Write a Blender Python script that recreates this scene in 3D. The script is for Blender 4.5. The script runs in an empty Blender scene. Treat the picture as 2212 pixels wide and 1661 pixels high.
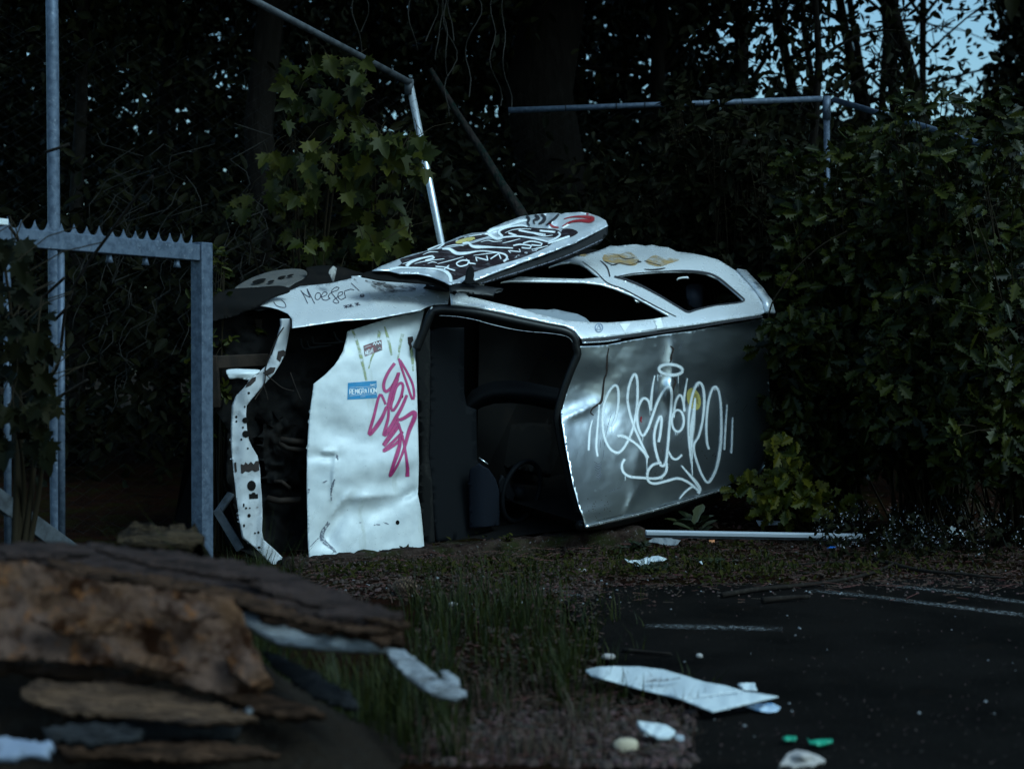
import bpy, math, random
import numpy as np
from mathutils import Vector, Matrix, noise
from mathutils.geometry import delaunay_2d_cdt
R = math.radians
sc = bpy.context.scene
COL = sc.collection

# ---------------------------------------------------------------- camera
cam_d = bpy.data.cameras.new('camera')
cam = bpy.data.objects.new('camera', cam_d)
COL.objects.link(cam)
CAM = Vector((0, 0, 1.11))
cam.location = CAM
cam.rotation_euler = (R(90 - 0.5), 0, 0)
FPX = 3500.0                                # focal length in the units the plan was measured in (a 2212 wide frame)
cam_d.sensor_width = 36
cam_d.lens = 36 * FPX / 2212
cam_d.clip_end = 2000
cam_d.dof.use_dof = True
cam_d.dof.focus_distance = 10.1
cam_d.dof.aperture_fstop = 2.3
sc.camera = cam
CR = Matrix.Rotation(R(90 - 0.5), 3, 'X')

# ---------------------------------------------------------------- light
SUN_EL, SUN_AZ = 47.0, 50.0                 # behind the camera, a little to the right
w = bpy.data.worlds.new('World'); sc.world = w
w.use_nodes = True
nt = w.node_tree; nt.nodes.clear()
sky = nt.nodes.new('ShaderNodeTexSky'); sky.sky_type = 'NISHITA'; sky.sun_disc = False
sky.sun_elevation = R(SUN_EL); sky.sun_rotation = R(180 - SUN_AZ)
sky.dust_density = 2.0; sky.air_density = 1.3; sky.ozone_density = 1.0
mx = nt.nodes.new('ShaderNodeMix'); mx.data_type = 'RGBA'; mx.blend_type = 'MULTIPLY'
mx.inputs[0].default_value = 1.0
mx.inputs[7].default_value = (0.62, 0.90, 1.0, 1)
bg = nt.nodes.new('ShaderNodeBackground'); bg.inputs[1].default_value = 0.11
wo = nt.nodes.new('ShaderNodeOutputWorld')
nt.links.new(sky.outputs[0], mx.inputs[6]); nt.links.new(mx.outputs[2], bg.inputs[0]); nt.links.new(bg.outputs[0], wo.inputs[0])
sl = bpy.data.lights.new('sun', 'SUN'); sl.energy = 1.5; sl.angle = R(24); sl.color = (0.58, 0.88, 1.0)
sun = bpy.data.objects.new('sun', sl); COL.objects.link(sun)
a, e = R(SUN_AZ), R(SUN_EL)
sdir = Vector((math.sin(a) * math.cos(e), -math.cos(a) * math.cos(e), math.sin(e)))
sun.rotation_euler = sdir.to_track_quat('Z', 'Y').to_euler()
sc.view_settings.view_transform = 'Standard'; sc.view_settings.look = 'None'
sc.view_settings.exposure = 0.55; sc.view_settings.gamma = 1.0
try:
    sc.cycles.use_denoising = True
    sc.cycles.max_bounces = 6; sc.cycles.transparent_max_bounces = 12
    sc.cycles.sample_clamp_indirect = 4.0
except Exception: pass

# ---------------------------------------------------------------- geometry helpers
def ray(px, py):
    return CR @ Vector(((px - 1106) / FPX, -(py - 830.5) / FPX, -1.0))
def pt(px, py, D):
    return CAM + ray(px, py) * D
def onz(px, py, z=0.0):
    r = ray(px, py)
    return CAM + r * ((z - CAM.z) / r.z)
class Plane:
    """a flat sheet in the world (with an optional relief d) and the way from the measured plan onto it"""
    def __init__(s, p, e1, e2, d=None):
        s.p = Vector(p); n = Vector(e1).cross(Vector(e2)).normalized()
        if n.dot(CAM - s.p) < 0: n = -n
        s.n = n; s.d = d
    def t(s, px, py):
        return (s.p - CAM).dot(s.n) / ray(px, py).dot(s.n)
    def __call__(s, px, py, off=0.0):
        q = ray(px, py); t = s.t(px, py)
        if s.d: t += s.d(px, py) / q.dot(s.n)
        return CAM + q * t + s.n * off
class Hull:
    """convex meeting of several sheets with a soft edge between them"""
    def __init__(s, planes, k=0.04, d=None): s.pl = planes; s.k = k; s.d = d; s.n = sum((p.n for p in planes), Vector()).normalized()
    def __call__(s, px, py, off=0.0):
        ts = [p.t(px, py) for p in s.pl]; m = max(ts)
        t = m + s.k * math.log(sum(math.exp((q - m) / s.k) for q in ts))
        q = ray(px, py)
        if s.d: t += s.d(px, py) / min(-.3, q.dot(s.n))
        return CAM + q * t + s.n * off
def cv(ox, oy, k):
    """crop coordinates to plan coordinates"""
    return lambda pts: [(ox + x * k, oy + y * k) for x, y in pts]
C1 = cv(403.2, 432, .2604); C2 = cv(921.6, 432, .2604); C3 = cv(1152, 518.4, .2604)
C4 = cv(403.2, 748.8, .2948); C5 = cv(864, 748.8, .2775); C6 = cv(1152, 720, .2604)
C8 = cv(777.6, 449.28, .2604); C9 = cv(662.4, 720, .208)

def catmull(p, step, closed=False):
    p = [np.array(q, float) for q in p]; n = len(p); out = []
    rng_ = range(n if closed else n - 1)
    for i in rng_:
        if closed: a, b, c, d = p[(i - 1) % n], p[i], p[(i + 1) % n], p[(i + 2) % n]
        else: a, b, c, d = p[max(i - 1, 0)], p[i], p[i + 1], p[min(i + 2, n - 1)]
        m = max(1, int(np.linalg.norm(c - b) / step))
        for j in range(m):
            t = j / m
            out.append(.5 * ((2 * b) + (c - a) * t + (2 * a - 5 * b + 4 * c - d) * t * t + (3 * b - a - 3 * c + d) * t ** 3))
    if not closed: out.append(p[-1])
    return out
def dense(p, step, closed=True):
    out = []; n = len(p)
    for i in range(n if closed else n - 1):
        b = np.array(p[i], float); c = np.array(p[(i + 1) % n], float)
        m = max(1, int(np.linalg.norm(c - b) / step))
        out += [b + (c - b) * j / m for j in range(m)]
    if not closed: out.append(np.array(p[-1], float))
    return out
def inside(x, y, poly):
    c = False; j = len(poly) - 1
    for i in range(len(poly)):
        xi, yi = poly[i][0], poly[i][1]; xj, yj = poly[j][0], poly[j][1]
        if (yi > y) != (yj > y) and x < (xj - xi) * (y - yi) / (yj - yi) + xi: c = not c
        j = i
    return c

# ---------------------------------------------------------------- objects
class MB:
    def __init__(s): s.v = []; s.f = []
    def add(s, v, f):
        b = len(s.v); s.v += [Vector(q) for q in v]; s.f += [tuple(i + b for i in q) for q in f]; return s
    def tube(s, path, rad, n=8, cap=True):
        path = [Vector(p) for p in path]
        if not hasattr(rad, '__len__'): rad = [rad] * len(path)
        b = len(s.v); up = None
        for i, p in enumerate(path):
            d = (path[min(i + 1, len(path) - 1)] - path[max(i - 1, 0)]).normalized()
            if up is None: up = Vector((0, 0, 1)) if abs(d.z) < .9 else Vector((1, 0, 0))
            x = d.cross(up).normalized(); y = x.cross(d).normalized(); up = y
            for k in range(n):
                a = 2 * math.pi * k / n
                s.v.append(p + (x * math.cos(a) + y * math.sin(a)) * rad[i])
        for i in range(len(path) - 1):
            for k in range(n):
                s.f.append((b + i * n + k, b + i * n + (k + 1) % n, b + (i + 1) * n + (k + 1) % n, b + (i + 1) * n + k))
        if cap and n > 3:
            s.f.append(tuple(b + k for k in range(n))[::-1]); q = b + (len(path) - 1) * n; s.f.append(tuple(q + k for k in range(n)))
        return s
    def beam(s, p0, p1, wx, wy, side):
        """box between two points; side gives the direction of wx"""
        p0 = Vector(p0); p1 = Vector(p1); d = (p1 - p0).normalized(); x = Vector(side); x = (x - d * x.dot(d)).normalized(); y = d.cross(x)
        c = [(-1, -1), (1, -1), (1, 1), (-1, 1)]
        v = [p + x * i * wx / 2 + y * j * wy / 2 for p in (p0, p1) for i, j in c]
        return s.add(v, [(0, 1, 2, 3), (7, 6, 5, 4), (0, 4, 5, 1), (1, 5, 6, 2), (2, 6, 7, 3), (3, 7, 4, 0)])
    def build(s, name, m, parent=None, base=None, smooth=True, bevel=0):
        return mkobj(name, s.v, s.f, m, parent, base, smooth, bevel)
def mkobj(name, v, f, m, parent=None, base=None, smooth=True, bevel=0):
    off = Vector(base) if base is not None else (parent['_w'] if parent is not None and '_w' in parent else Vector((0, 0, 0)))
    off = Vector(off)
    me = bpy.data.meshes.new(name)
    me.from_pydata([tuple(Vector(q) - off) for q in v], [], f)
    o = bpy.data.objects.new(name, me); COL.objects.link(o)
    if m: me.materials.append(m)
    if smooth: me.polygons.foreach_set('use_smooth', [True] * len(me.polygons))
    if parent is not None: o.parent = parent
    else: o.location = off
    o['_w'] = tuple(off)
    if bevel:
        b = o.modifiers.new('bevel', 'BEVEL'); b.width = bevel; b.segments = 2; b.limit_method = 'ANGLE'
    return o
def thing(name, label, cat, loc, group=None):
    o = bpy.data.objects.new(name, None); COL.objects.link(o); o.location = loc; o['_w'] = tuple(loc); o.empty_display_size = .2
    return tag(o, label, cat, group)
def tag(o, label, cat=None, group=None, kind=None):
    o['label'] = label
    if cat: o['category'] = cat
    if group: o['group'] = group
    if kind: o['kind'] = kind
    return o
def struct(o, label=None):
    o['kind'] = 'structure'
    if label: o['label'] = label
    return o

def panel(name, poly, S, m, parent, holes=(), grid=7, off=0.0, thick=0.004, closed_smooth=False, bstep=5):
    """sheet of metal / paper / paint with an outline on the sheet S, triangulated finely enough to carry dents"""
    out = catmull(poly, bstep, True) if closed_smooth else dense(poly, bstep)
    loops = [out] + [dense(h, bstep) for h in holes]
    pts = []; edges = []
    for lp in loops:
        b = len(pts); pts += [Vector((float(q[0]), float(q[1]))) for q in lp]
        edges += [(b + i, b + (i + 1) % len(lp)) for i in range(len(lp))]
    xs = [p.x for p in pts]; ys = [p.y for p in pts]
    rr = random.Random(7)
    y = min(ys) + grid * .5
    while y < max(ys):
        x = min(xs) + grid * .5
        while x < max(xs):
            qx, qy = x + rr.uniform(-.25, .25) * grid, y + rr.uniform(-.25, .25) * grid
            if inside(qx, qy, out) and not any(inside(qx, qy, h) for h in holes): pts.append(Vector((qx, qy)))
            x += grid
        y += grid
    r = delaunay_2d_cdt(pts, edges, [], 0, 1e-4)
    V = [S(p.x, p.y, off) for p in r[0]]; F = []
    for f in r[2]:
        f = tuple(f); qx = sum(r[0][i].x for i in f) / 3; qy = sum(r[0][i].y for i in f) / 3
        if not inside(qx, qy, out) or any(inside(qx, qy, h) for h in holes): continue
        n = (V[f[1]] - V[f[0]]).cross(V[f[2]] - V[f[0]])
        F.append(f if n.dot(CAM - V[f[0]]) > 0 else f[::-1])
    o = mkobj(name, V, F, m, parent)
    if thick:
        md = o.modifiers.new('thick', 'SOLIDIFY'); md.thickness = thick; md.offset = -1
    return o
def ribbon(mb, soft, pts, S, width, off=0.002, closed=False, step=3.0, raw=False):
    """a stroke of paint on the sheet S"""
    p = dense(pts, step, closed) if raw else catmull(pts, step, closed)
    if closed: p.append(p[0])
    n = len(p); W = width if hasattr(width, '__len__') else [width, width]
    b = len(mb.v); cross = (-1.1, -.50, 0, .50, 1.1); al = (0, 1, 1, 1, 0)
    for i, q in enumerate(p):
        d = p[min(i + 1, n - 1)] - p[max(i - 1, 0)]
        L = np.linalg.norm(d)
        d = d / L if L > 1e-9 else np.array((1., 0.))
        t = i / max(1, n - 1) * (len(W) - 1); k = min(int(t), len(W) - 2); wd = W[k] + (W[k + 1] - W[k]) * (t - k)
        nx, ny = -d[1], d[0]
        for c, a_ in zip(cross, al):
            mb.v.append(S(q[0] + nx * c * wd / 2, q[1] + ny * c * wd / 2, off)); soft.append(a_ if 0 < i < n - 1 or closed else a_ * .6)
    for i in range(n - 1):
        for k in range(4):
            mb.f.append((b + i * 5 + k, b + i * 5 + k + 1, b + i * 5 + 6 + k, b + i * 5 + 5 + k))
def paint(name, strokes, S, m, parent, width, off=0.002, step=3.0):
    mb = MB(); soft = []
    for k, s_ in enumerate(strokes):
        wd = width; cl = False; raw = False
        if isinstance(s_, dict): wd = s_.get('w', width); cl = s_.get('closed', False); raw = s_.get('raw', False); s_ = s_['p']
        ribbon(mb, soft, s_, S, wd, off + k * .00004, cl, step, raw)
    o = mb.build(name, m, parent)
    at = o.data.attributes.new('soft', 'FLOAT', 'POINT'); at.data.foreach_set('value', soft)
    return o
def paints(name, strokes, S, m, parent, width, off=0.002, step=3.0):
    for i, k in enumerate(strokes): paint(name, [k], S, m, parent, width, off + i * .00004, step)
def ell(cx, cy, rx, ry, rot=0, n=20, a0=0, a1=360):
    c, s_ = math.cos(R(rot)), math.sin(R(rot)); o = []
    for i in range(n):
        t = R(a0 + (a1 - a0) * i / (n if a1 - a0 >= 360 else n - 1)); x, y = rx * math.cos(t), ry * math.sin(t)
        o.append((cx + x * c - y * s_, cy + x * s_ + y * c))
    return o
LET = {'R': [[(0, 1), (0, 0), (.75, 0), (1, .14), (1, .36), (.75, .5), (0, .5)], [(.5, .5), (1, 1)]], 'E': [[(1, 0), (0, 0), (0, 1), (1, 1)], [(0, .5), (.8, .5)]],
       'M': [[(0, 1), (0, 0), (.5, .6), (1, 0), (1, 1)]], 'I': [[(.5, 0), (.5, 1)]], 'G': [[(1, .2), (.75, 0), (.25, 0), (0, .25), (0, .75), (.25, 1), (.8, 1), (1, .8), (1, .55), (.55, .55)]],
       'A': [[(0, 1), (.5, 0), (1, 1)], [(.2, .65), (.8, .65)]], 'T': [[(0, 0), (1, 0)], [(.5, 0), (.5, 1)]], 'O': [[(.25, 0), (.75, 0), (1, .25), (1, .75), (.75, 1), (.25, 1), (0, .75), (0, .25), (.25, 0)]],
       'N': [[(0, 1), (0, 0), (1, 1), (1, 0)]], 'H': [[(0, 0), (0, 1)], [(1, 0), (1, 1)], [(0, .5), (1, .5)]], 'F': [[(1, 0), (0, 0), (0, 1)], [(0, .5), (.8, .5)]]}
def text(s_, A, B, C, w_, gap=.3, narrow='I'):
    """strokes for a word in the parallelogram: A top-left, B top-right, C bottom-left"""
    A, B, C = (np.array(q, float) for q in (A, B, C)); out = []
    ws = [.25 if ch == 'I' else 1 for ch in s_]; tot = sum(ws) + gap * (len(s_) - 1); x = 0
    for ch, cw in zip(s_, ws):
        for st in LET[ch]:
            out.append({'p': [tuple(A + (B - A) * (x + (u if ch != 'I' else .5) * cw) / tot + (C - A) * v) for u, v in st], 'w': w_, 'raw': True})
        x += cw + gap
    return out

# ---------------------------------------------------------------- materials
def nodes(name):
    m = bpy.data.materials.new(name); m.use_nodes = True
    n = m.node_tree; return m, n, n.nodes['Principled BSDF'], n.nodes['Material Output']
def c4(c): return (c[0], c[1], c[2], 1)
def M(name, col, rough=.6, metal=0.0, layers=(), bump=None, spec=.5, rvar=0.0, soft=False, island=0.0, transl=0.0, coat=0.0, hole=None):
    """layers: (colour, scale, low, high, detail, stretch, roughness or None) - noise patches of another colour laid over the base"""
    m, n, p, out = nodes(name); L = n.links
    tc = n.nodes.new('ShaderNodeTexCoord')
    rgb = n.nodes.new('ShaderNodeRGB'); rgb.outputs[0].default_value = c4(col); cur = rgb.outputs[0]
    met = None
    p.inputs['Roughness'].default_value = rough; p.inputs['Metallic'].default_value = metal
    p.inputs['Specular IOR Level'].default_value = spec; p.inputs['Coat Weight'].default_value = coat
    rough_s = None; metal_s = None
    for ly in layers:
        col2, scl, lo, hi, det = ly[:5]; st = ly[5] if len(ly) > 5 and ly[5] else (1, 1, 1); r2 = ly[6] if len(ly) > 6 else None
        mp = n.nodes.new('ShaderNodeMapping'); mp.inputs['Scale'].default_value = st; mp.inputs['Location'].default_value = (scl * .37, col2[0] * 9, 1.7)
        no = n.nodes.new('ShaderNodeTexNoise'); no.inputs['Scale'].default_value = scl; no.inputs['Detail'].default_value = det; no.inputs['Roughness'].default_value = .62
        rp = n.nodes.new('ShaderNodeMapRange'); rp.inputs['From Min'].default_value = lo; rp.inputs['From Max'].default_value = hi
        L.new(tc.outputs['Object'], mp.inputs[0]); L.new(mp.outputs[0], no.inputs[0]); L.new(no.outputs[0], rp.inputs[0])
        mi = n.nodes.new('ShaderNodeMix'); mi.data_type = 'RGBA'
        L.new(rp.outputs[0], mi.inputs[0]); L.new(cur, mi.inputs[6]); mi.inputs[7].default_value = c4(col2); cur = mi.outputs[2]
        if r2 is not None:
            mr = n.nodes.new('ShaderNodeMix'); mr.data_type = 'FLOAT'; L.new(rp.outputs[0], mr.inputs[0])
            if rough_s is None: mr.inputs[2].default_value = rough
            else: L.new(rough_s, mr.inputs[2])
            mr.inputs[3].default_value = r2; rough_s = mr.outputs[0]
            mm = n.nodes.new('ShaderNodeMix'); mm.data_type = 'FLOAT'; L.new(rp.outputs[0], mm.inputs[0])
            if metal_s is None: mm.inputs[2].default_value = metal
            else: L.new(metal_s, mm.inputs[2])
            mm.inputs[3].default_value = 0; metal_s = mm.outputs[0]
    if island:
        g = n.nodes.new('ShaderNodeNewGeometry'); mr = n.nodes.new('ShaderNodeMapRange')
        mr.inputs['To Min'].default_value = 1 - island; mr.inputs['To Max'].default_value = 1 + island
        L.new(g.outputs['Random Per Island'], mr.inputs[0])
        hs = n.nodes.new('ShaderNodeHueSaturation'); L.new(mr.outputs[0], hs.inputs['Value']); L.new(cur, hs.inputs['Color'])
        mh = n.nodes.new('ShaderNodeMath'); mh.operation = 'MULTIPLY_ADD'; mh.inputs[1].default_value = -.07; mh.inputs[2].default_value = .53
        L.new(g.outputs['Random Per Island'], mh.inputs[0]); L.new(mh.outputs[0], hs.inputs['Hue']); cur = hs.outputs[0]
    L.new(cur, p.inputs['Base Color'])
    if rough_s: L.new(rough_s, p.inputs['Roughness'])
    if metal_s: L.new(metal_s, p.inputs['Metallic'])
    if bump:
        bs, bd, st = bump[0], bump[1], bump[2] if len(bump) > 2 else .02
        no = n.nodes.new('ShaderNodeTexNoise'); no.inputs['Scale'].default_value = bs; no.inputs['Detail'].default_value = 5
        if len(bump) > 3:
            mp = n.nodes.new('ShaderNodeMapping'); mp.inputs['Scale'].default_value = bump[3]; L.new(tc.outputs['Object'], mp.inputs[0]); L.new(mp.outputs[0], no.inputs[0])
        else: L.new(tc.outputs['Object'], no.inputs[0])
        bu = n.nodes.new('ShaderNodeBump'); bu.inputs['Strength'].default_value = bd; bu.inputs['Distance'].default_value = st
        L.new(no.outputs[0], bu.inputs['Height']); L.new(bu.outputs[0], p.inputs['Normal'])
    surf = p.outputs[0]
    if transl:
        t = n.nodes.new('ShaderNodeBsdfTranslucent'); L.new(cur, t.inputs[0]); ms = n.nodes.new('ShaderNodeMixShader'); ms.inputs[0].default_value = transl
        L.new(surf, ms.inputs[1]); L.new(t.outputs[0], ms.inputs[2]); surf = ms.outputs[0]
    if soft or hole:
        tr = n.nodes.new('ShaderNodeBsdfTransparent'); ms = n.nodes.new('ShaderNodeMixShader'); fac = None
        if soft:
            at = n.nodes.new('ShaderNodeAttribute'); at.attribute_name = 'soft'; fac = at.outputs['Fac']
        if hole:
            no = n.nodes.new('ShaderNodeTexNoise'); no.inputs['Scale'].default_value = hole[0]; no.inputs['Detail'].default_value = 6; no.inputs['Roughness'].default_value = .7
            L.new(tc.outputs['Object'], no.inputs[0])
            rp = n.nodes.new('ShaderNodeMapRange'); rp.inputs['From Min'].default_value = hole[1]; rp.inputs['From Max'].default_value = hole[2]; L.new(no.outputs[0], rp.inputs[0])
            if fac is None: fac = rp.outputs[0]
            else:
                mu = n.nodes.new('ShaderNodeMath'); mu.operation = 'MULTIPLY'; L.new(fac, mu.inputs[0]); L.new(rp.outputs[0], mu.inputs[1]); fac = mu.outputs[0]
        L.new(fac, ms.inputs[0]); L.new(tr.outputs[0], ms.inputs[1]); L.new(surf, ms.inputs[2]); surf = ms.outputs[0]
    L.new(surf, out.inputs[0])
    return m
mt = {}
mt['white'] = M('white_paint', (.60, .635, .65), .40, layers=[((.36, .40, .43), 4, .44, .80, 6), ((.24, .26, .28), 70, .66, .80, 3), ((.30, .31, .24), 3.0, .62, .92, 6, (3, 3, .35))], bump=(60, .06, .004))
mt['silver'] = M('silver_paint', (.74, .76, .78), .27, .35, layers=[((.42, .44, .46), 4, .48, .95, 6, (1, 1, 2), .45), ((.10, .08, .07), 30, .70, .82, 6, None, .7)], bump=(40, .06, .005))
mt['roofpaint'] = M('roof_paint', (.62, .68, .73), .38, 1.0, layers=[((.05, .045, .04), 60, .66, .78, 4, None, .7)], bump=(30, .05, .006))
mt['doorpaint'] = M('door_paint', (.66, .70, .74), .38, .6, layers=[((.25, .24, .25), 10, .5, .8, 6, (1, 1, 3), .5)], bump=(30, .05, .005))
mt['black'] = M('black_rubber', (.006, .006, .0065), .42, spec=.3, layers=[((.03, .028, .026), 40, .6, .8, 5)], bump=(50, .2, .004))
mt['plastic'] = M('dark_plastic', (.0045, .0052, .0065), .65, spec=.07, layers=[((.008, .009, .011), 120, .5, .8, 3)], bump=(140, .25, .002))
mt['fabric'] = M('seat_fabric', (.006, .0085, .014), .9, spec=.1, layers=[((.007, .007, .01), 90, .45, .7, 3)])
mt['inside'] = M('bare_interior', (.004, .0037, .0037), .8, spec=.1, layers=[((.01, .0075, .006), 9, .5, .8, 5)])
mt['rusty'] = M('rusty_steel', (.022, .014, .010), .75, spec=.2, layers=[((.008, .006, .005), 14, .45, .7, 6)], bump=(50, .3, .004))
mt['rust'] = M('rust_patch', (.02, .010, .008), .85, layers=[((.008, .005, .004), 30, .45, .7, 5)])
mt['crossm'] = M('chipped_white_steel', (.40, .41, .43), .5, .15, layers=[((.20, .20, .21), 16, .55, .8, 7), ((.06, .035, .025), 30, .66, .76, 6)], bump=(40, .1, .004))
mt['hub'] = M('dull_hub', (.13, .125, .12), .45, .4, layers=[((.08, .07, .06), 22, .45, .75, 6, None, .7)], bump=(30, .3, .006))
mt['chrome'] = M('trim_metal', (.75, .78, .8), .25, .9, layers=[((.2, .2, .2), 20, .6, .8, 4, None, .5)])
mt['galv'] = M('galvanised_steel', (.10, .13, .18), .55, .4, spec=.3, layers=[((.055, .075, .11), 26, .40, .62, 5), ((.18, .21, .26), 45, .58, .75, 4)], bump=(60, .06, .003))
mt['galvd'] = M('dull_galvanised_steel', (.07, .078, .09), .6, .3, spec=.2, layers=[((.035, .038, .042), 18, .42, .65, 5)], bump=(60, .08, .003))
mt['galvb'] = M('bright_galvanised_tube', (.62, .66, .70), .38, .7, layers=[((.4, .43, .46), 30, .5, .75, 4)])
mt['wire'] = M('dull_wire', (.008, .0085, .009), .7, 0, spec=.15)
mt['tag'] = M('white_spray_paint', (.74, .78, .80), .55, soft=True, hole=(34, .18, .42))
mt['glint'] = M('painted_white_glint', (.66, .70, .74), .55, soft=True, hole=(38, .34, .50))  # white for the painted highlight on the windscreen seal
mt['pink'] = M('pink_spray_paint', (.40, .03, .14), .6, soft=True, hole=(40, .16, .40), layers=[((.33, .02, .13), 30, .4, .7, 3)])
mt['red'] = M('red_spray_paint', (.26, .012, .018), .55, soft=True)
mt['blackp'] = M('black_spray_paint', (.015, .014, .018), .5, soft=True)
mt['marker'] = M('black_marker', (.02, .016, .035), .6, soft=True)
mt['purple'] = M('dark_purple_paint', (.016, .010, .012), .5, spec=.2, layers=[((.09, .085, .10), 12, .5, .8, 6, (1, 1, 4)), ((.3, .3, .33), 60, .68, .8, 4)], hole=(14, .27, .38))
mt['yellow'] = M('ochre_paint', (.38, .24, .09), .6, layers=[((.26, .2, .13), 14, .42, .7, 5)], hole=(9, .36, .62))
mt['yellows'] = M('yellow_paint', (.40, .33, .09), .6, layers=[((.32, .28, .12), 50, .5, .8, 4)])
mt['blues'] = M('blue_sticker', (.0, .20, .42), .5, layers=[((.03, .14, .22), 18, .5, .8, 5)])
mt['reds'] = M('dark_red_sticker', (.14, .02, .03), .5, layers=[((.05, .03, .035), 30, .45, .6, 4)])
mt['stamp'] = M('blue_grey_stamp', (.16, .22, .32), .6, soft=True)
mt['tape'] = M('white_tape', (.8, .81, .8), .6)
mt['scuff'] = M('grey_scuff', (.12, .13, .17), .6, soft=True, hole=(60, .42, .52))
mt['grime'] = M('green_grime', (.30, .34, .16), .7, soft=True, hole=(30, .36, .62))
# ================================================================ THE WRECKED CAR
Z = Vector((0, 0, 1))
def frame(yaw, pitch, roll):
    """length direction (towards the tail), across direction (up in the world), up-of-car direction (towards the viewer)"""
    b = Vector((math.cos(R(yaw)) * math.cos(R(pitch)), math.sin(R(yaw)) * math.cos(R(pitch)), math.sin(R(pitch))))
    nh = Vector((math.sin(R(yaw)), -math.cos(R(yaw)), 0))
    zz = (Z - b * Z.dot(b)).normalized()
    r = zz * math.cos(R(roll)) + nh * math.sin(R(roll)); u = b.cross(r); u = u if u.dot(nh) > 0 else -u
    return b, r, u.normalized()
def gs(x, y, cx, cy, sx, sy, rot=0):
    c, s_ = math.cos(R(rot)), math.sin(R(rot)); dx, dy = x - cx, y - cy
    return math.exp(-((dx * c + dy * s_) / sx) ** 2 - ((-dx * s_ + dy * c) / sy) ** 2)
def ridge(x, y, ax, ay, bx, by, w_):
    """a crease: height falls off linearly from the line a-b"""
    dx, dy = bx - ax, by - ay; t = max(0, min(1, ((x - ax) * dx + (y - ay) * dy) / (dx * dx + dy * dy)))
    q = math.hypot(x - ax - t * dx, y - ay - t * dy) / w_
    return max(0, 1 - q) ** 2 * math.sin(math.pi * (.12 + .76 * t))
def wob(px, py, s_, a_): return noise.noise((px / s_, py / s_, 3.3)) * a_

bR, rR, uR = frame(37, 6.5, 7)
def d_roof(px, py):
    x, y = (px - 1152) / .2604, (py - 720) / .2604
    d = 0.0
    d += .56 * math.exp(-max(0, x - 200) / 800) * max(0, (math.hypot(y - 640, 60) + y - 640) / 2 - 10) / 900      # front lower corner pushed up and out
    d -= .012 * gs(x, y, 560, 640, 160, 330, 12)
    d += .03 * ridge(x, y, 230, 720, 520, 590, 110)
    d -= .045 * gs(x, y, 420, 430, 190, 170)
    d += .030 * ridge(x, y, 1150, 90, 1150, 560, 110) + .035 * gs(x, y, 1140, 470, 60, 90)
    d -= .022 * gs(x, y, 1240, 520, 80, 180) + .016 * gs(x, y, 1040, 520, 60, 160)
    d -= .03 * gs(x, y, 1500, 430, 260, 160, -20)
    d += .02 * gs(x, y, 900, 1000, 300, 420, -8)
    d += .020 * ridge(x, y, 880, 1250, 760, 1500, 70) - .02 * gs(x, y, 960, 1380, 120, 150)
    d += .018 * gs(x, y, 480, 1480, 160, 50, -10) + .012 * ridge(x, y, 900, 900, 780, 1450, 160)
    d -= .05 * ((x - 700) / 900) ** 2 + .03 * ((y - 700) / 700) ** 2
    return d + wob(px, py, 34, .005) + wob(px, py, 13, .0018)
S_roof = Plane(pt(1255, 740, 10.2), bR, rR, d_roof)
bH, rH, uH = frame(30, 6.0, -5)
def d_hood(px, py):
    x, y = (px - 403.2) / .2948, (py - 748.8) / .2948
    d = -.018 * gs(x, y, 1120, 620, 170, 90, 20) + .014 * ridge(x, y, 990, 770, 1100, 770, 40) - .012 * gs(x, y, 1000, 800, 130, 40)
    d -= .030 * gs(x, y, 1120, 1230, 75, 190, 38) - .018 * ridge(x, y, 1060, 1240, 1200, 1060, 60)
    d -= .024 * gs(x, y, 1420, 1160, 240, 90, -32) + .02 * ridge(x, y, 1560, 1120, 1690, 1040, 70)
    d += .020 * ridge(x, y, 1180, 1110, 1560, 1080, 120) - .018 * gs(x, y, 1040, 1400, 70, 90, 30)
    d += .012 * ridge(x, y, 1095, 780, 1060, 1130, 28)
    d += .02 * gs(x, y, 1450, 850, 300, 120, -10) - .014 * gs(x, y, 1550, 960, 120, 60, -30)
    d -= .05 * max(0, (200 - y) / 400) ** 2
    d -= .02 * ((x - 1300) / 420) ** 2 + .015 * ((y - 800) / 800) ** 2
    return d * 1.7 + wob(px, py, 26, .005) + wob(px, py, 9, .0009)
S_hood = Plane(pt(917, 930, 10.02), bH, rH, d_hood)
# right flank (it faces the sky): fender part, and the part with the windows that leans in further
bF, rF, uF = frame(32, 5.5, 0)
def flank(yaw, pitch, slope):
    b = frame(yaw, pitch, 0)[0]; nh = Vector((math.sin(R(yaw)), -math.cos(R(yaw)), 0))
    return b, (-nh * math.cos(R(slope)) + Z * math.sin(R(slope)))
P_fs = Plane(pt(917, 688, 9.98), *flank(32, 5.0, 24))
P_ff = Plane(pt(917, 688, 9.96), bF, rF)
def d_fend(px, py):
    x, y = (px - 403.2) / .2604, (py - 432) / .2604
    d = .016 * ridge(x, y, 1290, 940, 1800, 800, 60) - .02 * gs(x, y, 1130, 700, 60, 40) + .016 * ridge(x, y, 1440, 670, 1600, 930, 60)
    return d - .02 * gs(x, y, 1750, 740, 170, 50) + .02 * ridge(x, y, 1950, 700, 2180, 760, 50) + wob(px, py, 20, .006)
S_fend = Hull([P_fs, P_ff], .05, d_fend)
P_gl = Plane(pt(1255, 728, 10.21), *flank(37, 6.2, 40))
P_sd = Plane(pt(1480, 590, 10.95), *flank(37, 6.2, 15))
P_rf = Plane(pt(1255, 744, 10.19), bR, rR)
P_ws = Plane(pt(1255, 900, 10.2), (math.cos(R(6)), math.sin(R(6)), .09), (-.12, -.1, 1))
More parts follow.
